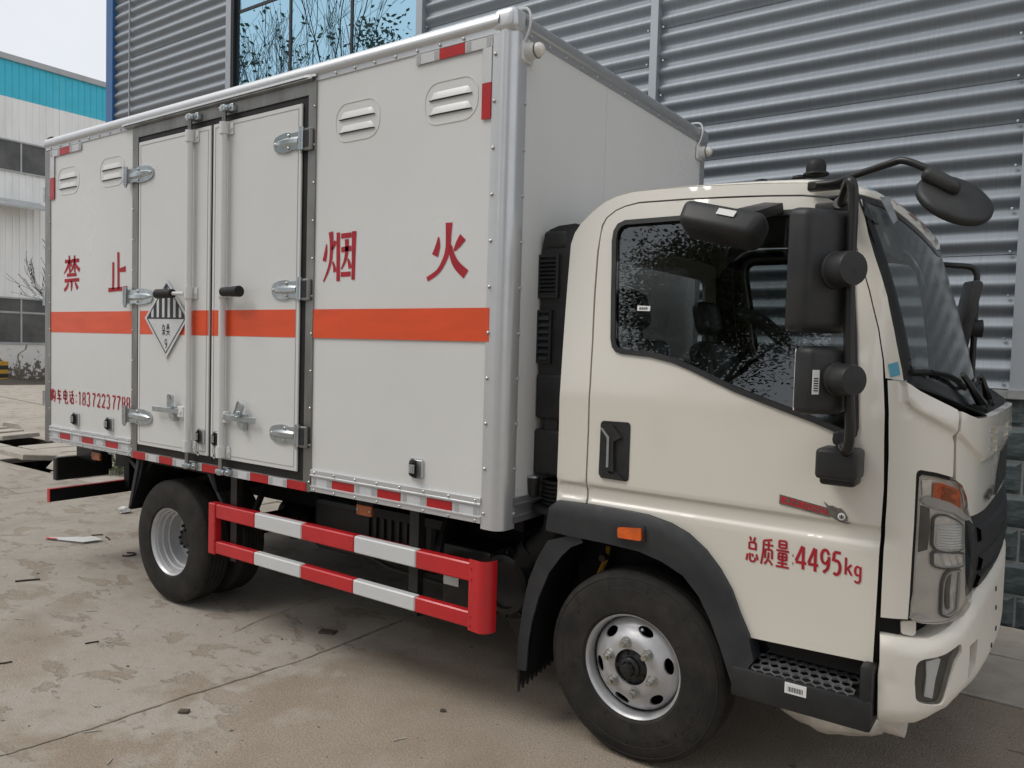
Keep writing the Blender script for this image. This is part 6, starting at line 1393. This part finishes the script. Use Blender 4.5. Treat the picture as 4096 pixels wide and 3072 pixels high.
def front_wheel(y0,sg,near=True):
    """sg=+1: outer face towards -y"""
    Y=lambda d:y0+sg*d
    # pressed disc with six hand holes
    b=MB()
    def prof(r):
        return float(np.interp(r,[0,.07,.080,.118,.124,.135,.150,.175,.188,.198,.204],[-.004,-.004,-.004,-.004,-.002,.010,.020,.030,.040,.058,.066]))
    FD=lambda u,v,d: Vector((XFW+u,Y(prof(math.hypot(u,v))-d),ZW+v))
    ang=[i*60+12 for i in range(6)]
    holes=[]
    for a in ang:
        ca,sa=math.cos(math.radians(a)),math.sin(math.radians(a)); hh=[]
        for k in range(14):
            t=k/14*6.283; rr=.162+.019*math.sin(t); tt=.036*math.cos(t); hh.append((rr*ca-tt*sa,rr*sa+tt*ca))
        holes.append(hh)
    outer=[(.204*math.cos(k/64*6.283),.204*math.sin(k/64*6.283)) for k in range(64)]; hub=[(.076*math.cos(k/32*6.283),.076*math.sin(k/32*6.283)) for k in range(32)]
    patch(b,outer,FD,holes+[hub],st=.016 if near else .03,skirt=.012,grid=.017 if near else .03)
    b.lathe([(.203,.066),(.205,.050),(.208,.020),(.213,.008),(.221,.002),(.2265,.006),(.2275,.014),(.223,.020),(.214,.03),(.210,.06)],(XFW,y0,ZW),(0,sg,0),64)
    w=b.build('front_wheel','rim',truck,smooth=40)
    t=MB(); tyre(t,XFW,y0-.012 if sg>0 else y0+.012-.236+.04,.20) if sg>0 else t.lathe([(r,-h) for r,h in [(.222,.012),(.30,-.004),(.372,.010),(.402,.036),(.405,.1),(.402,.19),(.372,.22),(.30,.23),(.222,.216)]],(XFW,y0+.012,ZW),(0,1,0),48)
    K('tyre',t,'tyre',w,smooth=32)
    h=MB(); h.lathe([(.078,.03),(.076,.012),(.060,.006),(.050,.0),(.046,-.002)],(XFW,y0,ZW),(0,sg,0),28); h.lathe([(.046,.0),(.044,-.018),(.034,-.026),(.030,-.026)],(XFW,y0,ZW),(0,sg,0),24); h.cyl((XFW,Y(-.026),ZW),(XFW,Y(-.048),ZW),.030,.024,n=6); h.lathe([(.026,-.040),(.020,-.054),(.001,-.058)],(XFW,y0,ZW),(0,sg,0),16)
    for a in range(5):
        t_=math.radians(a*72+40); h.cyl((XFW+.060*math.cos(t_),Y(.012),ZW+.060*math.sin(t_)),(XFW+.060*math.cos(t_),Y(-.002),ZW+.060*math.sin(t_)),.010,n=8)
    K('hub',h,'black_paint',w,smooth=40)
    h=MB(); h.lathe([(.20,.05),(.20,.16),(.05,.17)],(XFW,y0,ZW),(0,sg,0),32); K('brake_drum',h,'black',w)
    if near:
        base=None
        for a in range(6):
            t_=math.radians(a*60+43); c=Vector((XFW+.105*math.cos(t_),Y(-.004),ZW+.105*math.sin(t_)))
            n=MB(); n.cyl(c,c+Vector((0,-.006,0)),.0245,.0235,n=16); n.cyl(c+Vector((0,-.006,0)),c+Vector((0,-.028,0)),.019,n=6); n.cyl(c+Vector((0,-.028,0)),c+Vector((0,-.046,0)),.0125,.0115,n=10)
            K('wheel_nut',n,'nut',w)
        v=MB(); t_=math.radians(78); v.tube([(XFW+.15*math.cos(t_),y0+.05,ZW+.15*math.sin(t_)),(XFW+.165*math.cos(t_),y0+.022,ZW+.165*math.sin(t_))],.006,8); K('tyre_valve',v,'zinc',w)
        MT['tyre_mark']=mat('tyre_mark',(.014,.0135,.013),.6)
        m_=MB()
        for word,r0,r1,a0,da in (('GiTi',.285,.318,160,8),('GSR236',.292,.318,-12,7),('7OOR16',.300,.322,-92,-7)):
            q=sidewall_text(word,XFW,y0-.012+.0005,r0,r1,a0,da); m_.add(q.v,q.f)
        for k in range(24):
            a=math.radians(k*15+4); r0,r1=((.335,.372) if k%2 else (.238,.262))
            for z in (-.004,): 
                e=Vector((-math.sin(a),0,math.cos(a)))*.0016; p=Vector((XFW+r0*math.cos(a),y0-.0135,ZW+r0*math.sin(a))); q=Vector((XFW+r1*math.cos(a),y0-.0125,ZW+r1*math.sin(a))); m_.add([p-e,p+e,q+e,q-e],[(0,1,2,3)])
        for r in (.330,.3745): m_.lathe([(r,0),(r+.0022,-.0008),(r+.0044,.0)],(XFW,y0-.0115 if r<.35 else y0-.002,ZW),(0,1,0),64)
        K('sidewall_marks',m_,'tyre_mark',w)
    return w
fw=front_wheel(.150,1); front_wheel(2.096,-1,False)
def rear_wheel(y0,sg,near=True):
    b=MB(); P_=[(.2275,.012),(.2265,.004),(.221,.0),(.214,.006),(.208,.020),(.207,.032),(.196,.034),(.194,.062),(.185,.066),(.183,.098),(.171,.102),(.169,.162),(.160,.176),(.120,.182),(.076,.182)]
    b.lathe(P_,(XRW,y0,ZW),(0,sg,0),64); b.lathe([(.2275,.012),(.222,.02),(.2,.12),(.18,.2)],(XRW,y0,ZW),(0,sg,0),48)
    w=b.build('rear_wheel','rim',truck,smooth=40)
    t=MB()
    for off in (0,.265):
        if sg>0: tyre(t,XRW,y0-.012+off,.2)
        else: t.lathe([(r,-h-off) for r,h in [(.222,.012),(.30,-.004),(.372,.010),(.402,.036),(.405,.1),(.402,.19),(.372,.22),(.30,.23),(.222,.216)]],(XRW,y0+.012,ZW),(0,1,0),48)
    K('tyre',t,'tyre',w,smooth=32)
    h=MB(); h.lathe([(.076,.185),(.074,.13),(.066,.115),(.05,.108),(.001,.106)],(XRW,y0,ZW),(0,sg,0),28)
    for a in range(8): t_=math.radians(a*45); h.cyl((XRW+.055*math.cos(t_),y0+sg*.112,ZW+.055*math.sin(t_)),(XRW+.055*math.cos(t_),y0+sg*.100,ZW+.055*math.sin(t_)),.009,n=6)
    K('hub',h,'black_paint',w,smooth=40)
    for a in range(6):
        t_=math.radians(a*60+20); c=Vector((XRW+.105*math.cos(t_),y0+sg*.182,ZW+.105*math.sin(t_))); n=MB(); n.cyl(c,c+Vector((0,-sg*.030,0)),.016,n=6); n.cyl(c+Vector((0,-sg*.03,0)),c+Vector((0,-sg*.045,0)),.010,n=8); K('wheel_nut',n,'black_paint',w)
    return w
rear_wheel(.050,1); rear_wheel(2.196,-1,False)
# ------------------------------------------------------------------ chassis and underbody
def TK(name,b,m,parent=None,smooth=None): return b.build(name,m,parent or truck,smooth)
b=MB()
for y in (.74,1.43): b.box(-4.7,1.35,y,y+.07,.62,.82)
for x in (-4.4,-3.5,-2.1,-1.2,-.3,.5): b.box(x,x+.08,.80,1.44,.64,.78)
for k in range(15): x=-4.1+k*.285; b.box(x,x+.06,.26,2.0,.86,.93)
for y in (.60,1.58): b.box(-4.25,-.02,y,y+.09,.82,.87)
b.box(-4.28,-.02,.06,2.19,.934,.948); b.box(-2.3,-.2,1.22,1.26,.30,.93); b.box(-2.3,-1.72,.98,1.02,.45,.93); b.box(-3.4,-2.0,1.10,1.14,.50,.93); b.box(-2.25,.1,2.12,2.16,.28,.93)  # floor underside, then added black sheets standing in for shade under the truck
ch=TK('chassis_with_shade_sheets',b,'black')
b=MB(); b.cyl((XRW,.3,ZW),(XRW,1.95,ZW),.075,n=16); b.lathe([(.06,-.16),(.16,-.08),(.18,0),(.16,.08),(.06,.16)],(XRW,1.12,ZW),(1,0,0),18); b.tube([(XRW+.16,1.12,.42),(-.6,1.12,.55)],.045,10); TK('rear_axle',b,'black',ch)
b=MB(); b.cyl((XFW,.3,.36),(XFW,1.95,.36),.05,n=10); b.rbox(.3,1.3,.75,1.5,.45,1.0,.04); TK('engine_block',b,'black',ch)
for y in (.62,1.55):
    for xc in (XRW,XFW):
        b=MB()
        for k in range(5): b.tube([(xc-.6+.09*k,y,.56-.018*k),(xc,y,.46-.014*k+.02),(xc+.6-.09*k,y,.56-.018*k)],.012,4,sub=3)
        TK('leaf_spring',b,'black',ch)
b=MB(); b.rbox(-1.75,-.75,.42,.72,.46,.80,.05,3); TK('battery_box',b,'black_paint',ch)
b=MB()
for k in range(8): b.box(-1.25+.06*k,-1.235+.06*k,.405,.425,.50,.74)
b.box(-1.3,-.62,.38,.44,.75,.80); b.tube([(-1.28,.40,.52),(-1.05,.40,.47),(-.62,.40,.455)],.012,6); TK('tank_strap',b,'black_paint',ch)
b=MB(); b.cyl((-1.9,1.55,.60),(-.9,1.55,.60),.22,n=20); TK('fuel_tank',b,'black_paint',ch)
b=MB(); b.rbox(-.62,-.30,.34,.62,.36,.70,.02); TK('tool_box',b,'black_paint',ch)
b=MB(); b.box(-.60,-.50,.333,.338,.485,.53); lb_=TK('box_sticker',b,'label_white',ch)
# side marker lamps
for x0,x1 in ((-3.713,-3.601),(-.965,-.854)):
    b=MB(); b.rbox(x0,x1,.045,.062,.846,.900,.004); o=TK('side_marker',b,'amber_dark'); b=MB(); b.box(x0-.005,x1+.004,.055,.10,.892,.935); TK('marker_bracket',b,'black',o)
    b=MB(); b.cyl((x0+.012,.045,.874),(x0+.012,.041,.874),.006,n=8); b.cyl((x1-.012,.045,.874),(x1-.012,.041,.874),.006,n=8); TK('marker_screw',b,'nut',o)
# side guard: two banded rails, a rounded front post and a plain rear post
sg_=MB(); sg_.box(-2.20,-.165,.052,.075,.66,.735); guard=TK('side_guard',sg_,'red')
def rail(u0,u1,z0,z1,m):
    b=MB(); b.rbox(u0,u1,.006,.052,z0,z1,.006,1); return TK('guard_rail',b,m,guard)
for z0,z1,X in ((.655,.742,(-2.139,-1.764,-1.352,-.939,-.508,-.168)),(.438,.513,(-2.141,-1.766,-1.354,-.941,-.508,-.168))):
    for k in range(5): rail(X[k]+.0003,X[k+1]-.0003,z0,z1,'red' if k%2==0 else 'white_guard')
sg2=MB(); sg2.box(-2.0,-.2,.052,.07,.44,.50); TK('guard_back',sg2,'black_paint',guard)
b=MB(); pts=[(-.170,.0),(-.135,-.004)]
for k in range(9):
    t=math.pi*k/8; pts.append((-.098-.037*math.cos(t)*.9,.004-.030*math.sin(t)))
pts=[(-.172,.002),(-.150,-.002)]+[(-.108+.052*math.sin(math.radians(a)),.055-.062*math.cos(math.radians(a))) for a in range(-20,115,15)]
n=len(pts); vs=[]
for z in (.430,.762): vs+=[(x,y,z) for x,y in pts]
ip=[(x*1.0-.004 if i>2 else x,y+.006) for i,(x,y) in enumerate(pts)]
for z in (.430,.762): vs+=[(x,y,z) for x,y in ip]
b.add(vs,[(i,i+1,n+i+1,n+i) for i in range(n-1)]+[(2*n+i,3*n+i,3*n+i+1,2*n+i+1) for i in range(n-1)]+[(n+i,n+i+1,3*n+i+1,3*n+i) for i in range(n-1)]+[(i,2*n+i,2*n+i+1,i+1) for i in range(n-1)]); TK('guard_post',b,'red',guard,smooth=40)
b=MB(); b.rbox(-2.205,-2.139,.000,.050,.431,.745,.005,1); TK('guard_post',b,'red',guard)
b=MB()
for z in (.48,.52,.62,.70): b.cyl((-2.147,.0,z),(-2.147,-.004,z),.006,n=6)
for z in (.455,.495,.67,.72): b.cyl((-.158,.0,z),(-.158,-.006,z),.006,n=6)
TK('guard_rivets',b,'red',guard)
for x in (-2.03,-.565):
    b=MB(); b.box(x-.03,x+.03,.056,.10,.40,.95); b.box(x-.028,x+.028,.10,.40,.60,.64); TK('guard_bracket',b,'black_paint',guard)
    b=MB(); b.tube([(x+.03,.30,.92),(x+.09,.12,.66)],.02,4); TK('guard_brace',b,'black_paint',guard)
# rear mudguard and its stay
b=MB(); 
pts=[(-3.03,.925),(-3.055,.80),(-3.165,.565),(-3.145,.562),(-3.02,.82),(-2.99,.925)]
b.poly(pts,lambda u,v,d:Vector((u,.03+d,v)),.55); b.poly([(-3.02,.80),(-2.98,.925),(-2.25,.925),(-2.20,.80),(-2.22,.80),(-2.28,.90),(-2.94,.90)],lambda u,v,d:Vector((u,.06+d,v)),.50); mg=TK('rear_mudguard',b,'black')
b=MB(); b.add([(-3.065,.022,.91),(-3.03,.022,.91),(-3.13,.022,.60),(-3.166,.022,.566),(-3.065,.04,.91),(-3.03,.04,.91),(-3.13,.04,.60),(-3.166,.04,.566)],[(0,1,2,3),(4,7,6,5),(0,4,5,1),(1,5,6,2),(2,6,7,3),(3,7,4,0)]); TK('mudguard_edge',b,'fender',mg)
b=MB(); b.tube([(-2.36,.10,.93),(-2.20,.12,.70)],.022,4); TK('mudguard_stay',b,'fender',mg)
# tail: lamp bracket, underrun bar
b=MB(); b.rbox(-4.32,-4.26,.05,.46,.62,.80,.01); b.box(-4.30,-4.0,.22,.30,.78,.93); b.box(-4.36,-4.30,.10,.50,.66,.78); tl=TK('tail_bracket',b,'black_paint'); b=MB(); b.tube([(-3.35,.12,.90),(-3.2,.10,.84),(-3.05,.1,.83)],.02,5); TK('brake_pipe',b,'black_paint')
b=MB(); b.box(-4.325,-4.295,.02,2.2,.455,.552); ub=TK('underrun_bar',b,'black'); 
b=MB(); b.box(-4.332,-4.325,.018,2.2,.452,.556); b.box(-4.332,-4.293,.016,.020,.453,.555); b.box(-4.327,-4.293,.02,2.2,.552,.5575); TK('bar_paint',b,'red',ub)
for y in (.6,1.6):
    b=MB(); b.box(-4.30,-4.22,y,y+.06,.50,.86); TK('bar_bracket',b,'black',ub)
# front mudguard behind the wheel with its sawtooth flap
pts=[(.335,.940),(.235,.905),(.180,.885),(.130,.80),(.085,.69),(.055,.55),(.040,.42),(.030,.27),(.052,.262),(.085,.268),(.092,.40),(.108,.50),(.140,.62),(.190,.74),(.255,.83),(.30,.875),(.36,.905)]
b=MB(); b.poly(pts,lambda u,v,d:Vector((u,.115+d,v)),.012); fmg=TK('front_mudguard',b,'fender')
b=MB(); o_=pts[:8]; vs=[]
for x,z in o_: vs+=[(x,.115,z),(x,.46,z)]
b.add(vs,[(2*k,2*k+1,2*k+3,2*k+2) for k in range(7)]); i_=[(x+.06,z-.01) for x,z in o_]; vs=[]
for x,z in i_: vs+=[(x,.127,z),(x,.45,z)]
b.add(vs,[(2*k,2*k+2,2*k+3,2*k+1) for k in range(7)]); TK('mudguard_liner',b,'black',fmg)
b=MB(); teeth=[(.13,.30),(.44,.30)]; top=[(.125,.40),(.455,.40)]
prof=[(.125,.42),(.122,.155)]; y=.122; n=9
for k in range(n):
    w=.33/n; prof+=[(y+w*.5,.215 if k<n-1 else .24),(y+w,.160+.006*k)]; y+=w
prof+=[(.455,.42)]
b.poly(prof,lambda u,v,d:Vector((.030+(v-.3)*-.03+d,u,v)),.012); TK('mud_flap',b,'rubber',fmg)
b=MB(); b.tube([(.36,.30,.80),(.33,.33,.90)],.016,6); b.cyl((.43,.20,.84),(.43,.16,.84),.016,n=8); b.cyl((.49,.20,.92),(.49,.17,.92),.014,n=8); b.box(.2,1.1,.42,.46,.55,1.0); TK('arch_liner',b,'black',fmg)
b=MB(); b.tube([(.31,.36,.70),(.345,.36,.78),(.35,.37,.84)],.012,6); TK('brake_hose',b,'yellow_mark',fmg)
# snorkel air intake between cab and box
def bx(b,x0,x1,y0,y1,z0,z1,r=.02): b.rbox(x0,x1,y0,y1,z0,z1,r,3)
b=MB(); pr=[(.022,1.42),(.022,2.19),(.032,2.25),(.062,2.29),(.112,2.305),(.20,2.31),(.20,1.42)]
b.poly(pr,lambda u,v,d:Vector((u-.016,.265+d,v)),.15); b.rbox(.014,.145,.256,.29,2.20,2.285,.02,3); snk=TK('air_intake',b,'plastic',None,smooth=40)
bx(b2:=MB(),-.002,.18,.25,.42,1.41,1.625); bx(b2,-.006,.18,.25,.42,1.145,1.365); b2.box(.05,.12,.262,.40,1.34,1.44); TK('intake_duct',b2,'plastic',snk,smooth=40)
for z0,z1,n,x1 in ((1.975,2.175,9,.108),(1.672,1.918,7,.078)):
    f=MB()
    for (a,c,d_,e) in ((.0,x1,z1-.012,z1),(.0,x1,z0,z0+.012),(x1-.014,x1,z0+.012,z1-.012),(.0,.008,z0+.012,z1-.012)): f.box(a,c,.250,.2649,d_,e)
    fo=TK('intake_grille',f,'plastic')
    for k in range(n):
        z=z0+.014+(z1-z0-.03)*(k+.5)/n; s=MB(); h=(z1-z0-.03)/n*.42; s.add([(.008,.246,z-h),(x1-.014,.246,z-h),(x1-.014,.264,z+h),(.008,.264,z+h),(.008,.250,z-h-.003),(x1-.014,.250,z-h-.003),(x1-.014,.2648,z+h-.003),(.008,.2648,z+h-.003)],[(0,1,2,3),(4,7,6,5),(0,4,5,1),(1,5,6,2),(2,6,7,3),(3,7,4,0)]); TK('louvre',s,'fender',fo)
b=MB(); pf=[]
for k in range(6): z=1.13-.0195*k; pf+=[(.072,z),(.086,z-.006),(.086,z-.012),(.072,z-.018)]
b.lathe([(r,-(1.15-z)) for r,z in pf],(.125,.30,1.15),(0,0,1),24); TK('intake_bellows',b,'rubber',snk,smooth=30)
b=MB(); b.lathe([(.075,0),(.125,-.004),(.125,-.030),(.08,-.034)],(.115,.31,1.012),(0,0,1),26); b.tube([(.115,.31,.985),(.11,.32,.90),(.06,.34,.82),(-.05,.37,.74),(-.13,.38,.66)],[.072,.075,.078,.072,.070],16,sub=3); b.cyl((-.045,.37,.76),(-.075,.37,.72),.082,n=20); TK('intake_elbow',b,'rubber',snk,smooth=50)
b=MB(); b.cyl((.02,.23,1.115),(.02,.23,1.135),.030,n=14); b.cyl((.02,.23,1.05),(.02,.23,1.115),.024,.030,n=12); TK('intake_clip',b,'black_paint',snk,smooth=40); b=MB(); b.cyl((.02,.23,1.136),(.02,.23,1.146),.032,n=14); TK('clip_band',b,'zinc',snk,smooth=40)
ac=Vector((-.185,.42,.56)); b=MB(); ax=Vector((-.10,-1,.03)).normalized()
b.lathe([(.165,-.30),(.175,-.10),(.180,.02),(.176,.06),(.150,.09),(.146,.105),(.118,.112),(.112,.092),(.060,.090),(.001,.088)],ac,ax,36); cl=TK('air_cleaner',b,'black_paint',snk,smooth=35)
b=MB()
for k in range(10):
    a=math.radians(k*36+10); o=ax.orthogonal().normalized(); q=ax.cross(o); d=o*math.cos(a)+q*math.sin(a); e=ax.cross(d); b.add([ac+d*.170+e*.006-ax*.06,ac+d*.170-e*.006-ax*.06,ac+d*.152-e*.006+ax*.09,ac+d*.152+e*.006+ax*.09,ac+d*.192+e*.004-ax*.06,ac+d*.192-e*.004-ax*.06,ac+d*.165-e*.004+ax*.09,ac+d*.165+e*.004+ax*.09],[(4,5,6,7),(0,1,5,4),(1,2,6,5),(2,3,7,6),(3,0,4,7)])
TK('cleaner_ribs',b,'black_paint',cl)['kind']='stuff'
b=MB(); b.poly(rounded([(-.26,.40),(-.05,.42),(-.10,.30),(-.16,.27)],.03,3),lambda u,v,d:Vector((u,.40+d,v)),.04); TK('cleaner_bracket',b,'black_paint',cl)
# foil-wrapped silencer under the step
b=MB(); rnd=random.Random(4); vs=[]; n=14; L_=11
for i in range(L_+1):
    t=i/L_; x=1.13+.40*t; r=.10*math.sin(math.pi*(.10+.80*t))**.6
    for k in range(n):
        a=k/n*6.283; rr=r*(1+rnd.uniform(-.05,.05)); vs.append((x,.42+rr*1.5*math.cos(a),.365+rr*math.sin(a)*.95))
b.add(vs,[(i*n+k,i*n+(k+1)%n,(i+1)*n+(k+1)%n,(i+1)*n+k) for i in range(L_) for k in range(n)]+[tuple(range(n)),tuple(range(L_*n+n-1,L_*n-1,-1))]); TK('silencer',b,'foil',None,smooth=70)
b=MB(); b.cyl((1.48,.42,.395),(1.60,.42,.395),.075,n=20); TK('silencer_end',b,'lamp_grey',None,smooth=40)
# ------------------------------------------------------------------ litter on the concrete
MT['paper']=mat('paper',(.62,.62,.60),.7,var=.1,vscale=20)
MT['straw']=mat('straw',(.52,.49,.42),.8,var=.3,vscale=30)
MT['twig']=mat('twig',(.045,.035,.028),.9,var=.4,vscale=30)
MT['rust']=mat('rust',(.11,.085,.065),.8,var=.4,vscale=30)
r=root('packet',(-4.78,.42,.0),'torn white and orange paper packet lying flat behind the rear wheel','litter')
b=MB(); b.add([(-4.98,.28,.012),(-4.60,.42,.016),(-4.56,.56,.022),(-4.70,.545,.03),(-4.735,.485,.026),(-4.80,.47,.022),(-4.86,.40,.02),(-4.99,.33,.014)],[(0,1,2,3,4,5,6,7)]); b.add([(-4.98,.28,.004),(-4.60,.42,.004),(-4.56,.56,.004),(-4.70,.545,.004),(-4.735,.485,.004),(-4.80,.47,.004),(-4.86,.40,.004),(-4.99,.33,.004)],[(7,6,5,4,3,2,1,0)]); b.build('sheet','paper',r)
b=MB(); b.add([(-4.975,.275,.018),(-4.86,.318,.020),(-4.87,.34,.021),(-4.98,.30,.019)],[(0,1,2,3)]); b.build('print','orange',r)
rnd=random.Random(9); b=MB(); bm=bmesh.new(); bmesh.ops.create_icosphere(bm,subdivisions=2,radius=1)
for v in bm.verts: v.co=Vector((v.co.x*.065,v.co.y*.06,max(-.2,v.co.z)*.055))*rnd.uniform(.75,1.2)
bm.verts.index_update(); b.add([(v.co.x-5.50,v.co.y+1.25,v.co.z+.02) for v in bm.verts],[[v.index for v in f.verts] for f in bm.faces]); bm.free()
tag(b.build('plastic_bag','paper',None,None),'crumpled white plastic bag on the ground below the truck tail','litter')
def stick(x,y,L_,ang,m,label,r=.006,group=None,name='twig'):
    d=Vector((math.cos(ang),math.sin(ang),0))*L_/2; rnd=random.Random(int(x*1000+y*77)); c=Vector((x,y,r+.001))
    b=MB(); b.tube([c-d,c+Vector((rnd.uniform(-.01,.01),rnd.uniform(-.01,.01),0)),c+d],r,6); o=b.build(name,m)
    return tag(o,label,'litter' if m!='twig' else 'twig',group)
stick(-3.87,-.317,.15,1.05,'twig','dark twig at the left edge, nearest of the dark sticks there',.006)
stick(-4.80,.634,.09,1.0,'twig','short dark twig just behind the paper packet',.005,'twigs behind the rear wheel')
stick(-4.62,.632,.11,-.25,'twig','black stick lying between paper packet and rear wheel',.006,'twigs behind the rear wheel')
b=MB(); b.tube([(-4.06,.50,.008),(-4.00,.53,.008),(-3.955,.50,.008),(-3.96,.45,.008),(-4.0,.43,.008)],.006,6,sub=3); tag(b.build('hose_scrap','twig'),'curled scrap of black hose beside the rear tyre','litter')
for x,y,L_,a,nm in ((-1.385,-1.099,.075,.95,'pale straw lying along the joint in the concrete'),(-1.086,-1.18,.045,2.2,'pale straw stub at the bottom picture edge'),(-2.346,-.532,.055,.55,'pale straw in the middle of the worn grey concrete'),(-3.098,-.686,.06,.55,'pale straw near the left edge on flaked concrete'),(-2.92,-.343,.06,.9,'pale straw on the dark flaked band left of the rear wheel'),(-1.62,-.966,.055,.2,'pale straw just before the joint line'),(-.285,-.318,.06,1.2,'pale straw on the clean concrete below the side guard')):
    stick(x,y,L_,a,'straw',nm,.003,'pale straws on the concrete','straw')
stick(-2.467,-1.02,.07,1.1,'twig','thin dark twig at the far left of the foreground',.004)
stick(-2.398,-.60,.07,1.2,'twig','thin dark twig left of the pale middle straw',.004)
b=MB(); b.rbox(-.024,.024,-.016,.016,0,.012,.003,1); b.box(-.014,.014,-.005,.005,.0115,.0125); o=b.build('rust_clip','rust'); o.location=(-1.244,-.751,.001); o.rotation_euler=(0,0,.6); tag(o,'small rusty metal clip on the concrete right of the joint','litter')
b=MB(); b.lathe([(.007,0),(.007,.005),(.015,.005),(.015,0)],(0,0,.001),(0,0,1),16,close=True); o=b.build('washer','rust'); o.location=(-.314,.01,.0); tag(o,'rusty ring washer on the concrete before the front wheel','washer')
b=MB(); b.rbox(-.05,.05,-.032,.032,0,.010,.003,1); o=b.build('wood_chip','rust'); o.location=(-1.507,.349,.001); o.rotation_euler=(0,.05,.5); tag(o,'dark flat wood chip under the side guard','litter')
b=MB(); b.tube([(-1.29,.90,.01),(-1.25,.95,.016),(-1.18,.97,.01),(-1.16,.955,.008)],.008,6,sub=3); tag(b.build('rope_scrap','twig'),'bent dark scrap of rope in the shade under the truck','litter')
# countless crumbs, leaf bits and grit
rnd=random.Random(77); vs=[];fs=[]
for k in range(850):
    x=rnd.uniform(-9,2.6); y=rnd.uniform(-2.2,1.75)
    if rnd.random()<.5: y=rnd.uniform(-2.2,.6)
    s=rnd.uniform(.002,.005)*(1+1.2*(rnd.random()<.04)); a=rnd.uniform(0,6.28); o=len(vs); e=rnd.uniform(1,2.2)
    c,s_=math.cos(a)*s*e,math.sin(a)*s*e
    vs+=[(x-c,y-s_,.001),(x+s_*.6,y-c*.6,.001),(x+c,y+s_,.001),(x-s_*.6,y+c*.6,.001),(x,y,s*.8)]; fs+=[(o,o+1,o+4),(o+1,o+2,o+4),(o+2,o+3,o+4),(o+3,o,o+4)]
b=MB(); b.add(vs,fs); b.build('grit','rust',kind='stuff')
vs=[];fs=[]
for k in range(500):
    x=rnd.uniform(-9,2.6); y=rnd.uniform(-2.2,1.75); s=rnd.uniform(.002,.0045); a=rnd.uniform(0,6.28); o=len(vs); c,s_=math.cos(a)*s*1.6,math.sin(a)*s*1.6
    vs+=[(x-c,y-s_,.001),(x+s_*.5,y-c*.5,.001),(x+c,y+s_,.001),(x-s_*.5,y+c*.5,.001),(x,y,s*.7)]; fs+=[(o,o+1,o+4),(o+1,o+2,o+4),(o+2,o+3,o+4),(o+3,o,o+4)]
b=MB(); b.add(vs,fs); b.build('chaff','straw',kind='stuff')
print('objects',len(bpy.data.objects))
